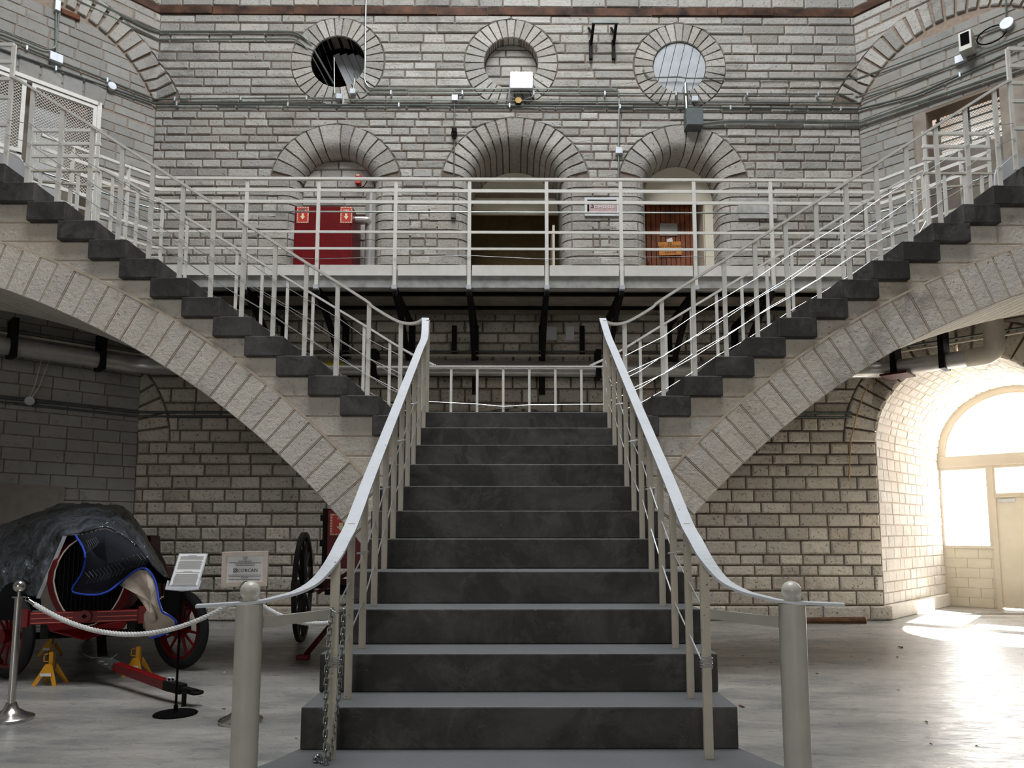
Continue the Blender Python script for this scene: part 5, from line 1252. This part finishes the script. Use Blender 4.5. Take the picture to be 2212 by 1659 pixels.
# moving blanket
mv = thing('moving_blanket', 'dark quilted moving blanket with blue edging and beige lining over the grille', 'blanket', at(240, 1250, 6.9))
dk = [(165, 1158), (180, 1185), (184, 1210), (176, 1240), (157, 1272), (166, 1281), (205, 1284), (236, 1275), (268, 1250), (298, 1229), (314, 1227), (320, 1208), (300, 1185), (262, 1156), (227, 1143)]
def padp(px, D0): return [at(x, y, D0+.06*math.sin(x*.05)+.04*math.cos(y*.06)) for x, y in px]
def patch(name, px, D0, mat, c):
    ring_ = padp(px, D0); cc = at(*c, D0-.03); n = len(ring_); mid = [(p+cc)/2+V((0, .03*math.sin(i*1.3), 0)) for i, p in enumerate(ring_)]
    o = put(name, MB().add(ring_+mid+[cc], [(i, (i+1) % n, n+(i+1) % n, n+i) for i in range(n)]+[(n+i, n+(i+1) % n, 2*n) for i in range(n)]), mat, mv, smooth=True)
    md = o.modifiers.new('thickness', 'SOLIDIFY'); md.thickness = .012; return o
patch('quilt', dk, 6.90, 'quilt', (232, 1215))
ln = [(258, 1264), (282, 1242), (300, 1231), (318, 1232), (332, 1250), (338, 1270), (342, 1298), (350, 1322), (364, 1330), (377, 1340), (376, 1354), (350, 1370), (322, 1377), (308, 1352), (330, 1346), (338, 1338), (318, 1318), (302, 1295), (286, 1272)]
patch('lining', ln, 6.86, 'quilt_liner', (325, 1300))
put('edging', MB().tube(dens(padp([(163, 1156), (180, 1185), (184, 1210), (176, 1240), (157, 1270), (164, 1281), (205, 1285), (236, 1276), (268, 1251), (298, 1229), (318, 1230), (333, 1250), (339, 1272), (343, 1298), (351, 1322), (366, 1330), (379, 1341), (377, 1355), (351, 1371), (323, 1379)], 6.86), 5), .009, 7), 'blue', mv, smooth=True)
for j in range(16):
    x = 192+j*8; mb = MB()
    y0_ = 1270-j*2.2-(8 if j > 9 else 0); P3 = padp([(x-8, y0_-34), (x+2, y0_-22), (x-6, y0_-8)], 6.865); mb.tube(P3, .0022, 4); put('stitching', mb, 'grey_box', mv)
for j in range(6): put('stitching', MB().tube(padp([(186+j*4, 1168-j*1.5), (193+j*4, 1182-j*2), (186+j*4, 1196-j*3)], 6.87), .0022, 4), 'grey_box', mv)

# ---- old hose cart behind the stair
ct = thing('hose_cart', 'old hose cart with tall dark spoked wheels and red frame', 'cart', (-2.3, 9.9, FZ))
RWH = .70; axw = V((.99, .12, 0)).normalized(); c1 = V((-2.72, 9.75, FZ+RWH)); c2 = c1+axw*1.25
for c in (c1, c2):
    wh = put('wheel', MB().lathe([(RWH-.06, -.028), (RWH, -.028), (RWH, .028), (RWH-.06, .028), (RWH-.06, -.028)], c, 44, axw), 'iron_wood', ct, smooth=True)
    u = V((0, 0, 1)); v = axw.cross(u)
    for i in range(14): a = 2*pi*i/14+.12; d = u*math.cos(a)+v*math.sin(a); put('spoke', MB().cyl(c+d*.07, c+d*(RWH-.05), .024, 6, .017), 'iron_wood', wh)
    put('hub', MB().cyl(c-axw*.14, c+axw*.14, .085, 16), 'iron_wood', wh, smooth=True)
put('axle', MB().cyl(c1, c2, .03, 10), 'black_steel', ct)
x0 = at(709, 1190, 9.6).x; x1 = x0+.5
put('box', MB().box((x0, 9.5, .98), (x1, 9.9, 1.72)), 'red', ct, bevel=.01); put('box_edge', MB().box((x0-.05, 9.48, .95), (x0, 9.92, 1.74)), 'black_steel', ct)
q = at(737, 1133, 9.49); fire_sign(ct, V((q.x, 9.488, q.z)), V((1, 0, 0)), V((0, 0, 1)), .28, .27)
for z in (1.62, 1.30): put('hinge', MB().box((x0-.08, 9.47, z-.04), (x0-.02, 9.5, z+.04)), 'black_steel', ct)
for y in (9.6, 9.85): put('frame_bar', MB().bar((-2.5, y, .80), (-1.5, y, .80), .05, .06), 'red_dark', ct)
put('tray', MB().box((-2.35, 9.4, .66), (-1.45, 10.0, .72)), 'black_steel', ct)
f1 = atz(655, 1424); put('prop_leg', MB().bar((-1.85, 9.3, .78), f1+V((.03, 0, .05)), .045, .04), 'red_dark', ct); put('foot', MB().box((f1.x-.07, f1.y-.05, FZ), (f1.x+.07, f1.y+.05, FZ+.05)), 'red', ct, bevel=.01)
for i in range(5): put('nozzle', MB().cyl((-2.05+i*.09, 9.38, .72), (-2.05+i*.09, 9.38, .95), .028, 10, .018), 'brass', ct)
put('hose_arm', MB().bar((-1.75, 9.5, 1.15), (-2.45, 9.45, .68), .05, .05), 'red_dark', ct)

# ---- chain at the first baluster, left
ch = thing('chain', 'galvanised chain hanging around the first left baluster', 'chain', (-.83, 3.47, 1.05))
def chain(p, q, n, bow):
    for i in range(n):
        f = (i+.5)/n; c = p+(q-p)*f+V((bow*math.sin(pi*f), 0, 0)); L = (q-p).length/n*.70; tilt = i % 2
        h = V((1, 0, 0)) if tilt else V((0, 1, 0)); h = (h+V((0, 0, 0))).normalized()*.0095; zv = V((0, 0, L))
        pts = [c+h*math.cos(a)+zv*(.62 if math.sin(a) > 0 else -.62)*1+V((0, 0, .0095*math.sin(a))) for a in [2*pi*k/12+.01 for k in range(12)]]
        put('link', MB().tube(pts, .0028, 5, closed=True), 'conduit', ch, smooth=True)
chain(at(716, 1318, 3.47), at(704, 1650, 3.42), 24, -.012); chain(at(743, 1318, 3.49), at(712, 1640, 3.44), 23, .012)
put('link', MB().tube([at(716, 1318, 3.47), at(728, 1325, 3.46), at(743, 1318, 3.49), at(735, 1308, 3.54), at(722, 1308, 3.54)], .003, 6, closed=True), 'conduit', ch)
rn = random.Random(12); c0 = atz(692, 1640, hz(0)+.015)
for i in range(12):
    c = c0+V((rn.uniform(-.025, .025), rn.uniform(-.02, .02), rn.uniform(-.008, .02))); put('link', MB().torus(c, .010, .0028, (rn.uniform(-1, 1), rn.uniform(-1, 1), rn.uniform(-1, 1)), 10, 5), 'conduit', ch)

# ---- right floor
lg = thing('log', 'split wooden pole lying against the wall at right', 'log', (5.0, 11.75, FZ))
A, B = atz(1700, 1341, FZ+.04), atz(1863, 1339, FZ+.045); A.y = B.y = min(A.y, B.y)
put('pole', MB().cyl(A, B, .05, 9, .058), 'log_bark', lg); put('cut_end', MB().cyl(B, B+V((.012, 0, 0)), .056, 9), 'log_cut', lg)
lf = [(1603, 1527, 14, 'largest curled reddish leaf on the floor beside the lower right steps'), (1938, 1420, 6, 'small dark leaf scrap on the bright floor before the vault mouth'),
      (1940, 1490, 9, 'dark twisted leaf on the middle of the right floor'), (2000, 1560, 10, 'flat dark leaf on the right floor, middle of the lowest three'), (2012, 1608, 9, 'dark leaf lowest on the right floor'),
      (1765, 1455, 7, 'small leaf just right of the right newel post'), (1665, 1432, 8, 'brown leaf between the stair and the right newel post'), (1945, 1399, 11, 'thin leaf nearest the sunlit strip on the floor'),
      (380, 1517, 6, 'tiny leaf by the coupler of the tow bar'), (483, 1532, 8, 'brown leaf left of the left newel post'), (640, 1595, 6, 'reddish leaf scrap between left newel post and stair'), (2110, 1612, 7, 'leaf at the lower right corner of the floor')]
rn = random.Random(4)
for x, y, s_, lb in lf:
    c = atz(x, y, FZ+.001); f = s_*c.y/1600*.6; n = 7; pts = [c+V((f*rn.uniform(.5, 1)*math.cos(2*pi*i/n), f*rn.uniform(.5, 1)*math.sin(2*pi*i/n), rn.uniform(0, f*.5) if i else 0)) for i in range(n)]
    single('dead_leaf', MB().add(pts+[c+V((0, 0, .002))], [(i, (i+1) % n, n) for i in range(n)]), 'leaf', lb, 'leaf', 'dead leaves on the floor')
for x, y, lb in ((296, 1492, 'pale stone chip below the red tow bar'), (485, 1453, 'pale stone chip on the floor left of the left newel post')):
    c = atz(x, y, FZ+.008); single('pebble', MB().sphere(c, .012, 8), 'pebble', lb, 'pebble', 'pale chips on the floor')
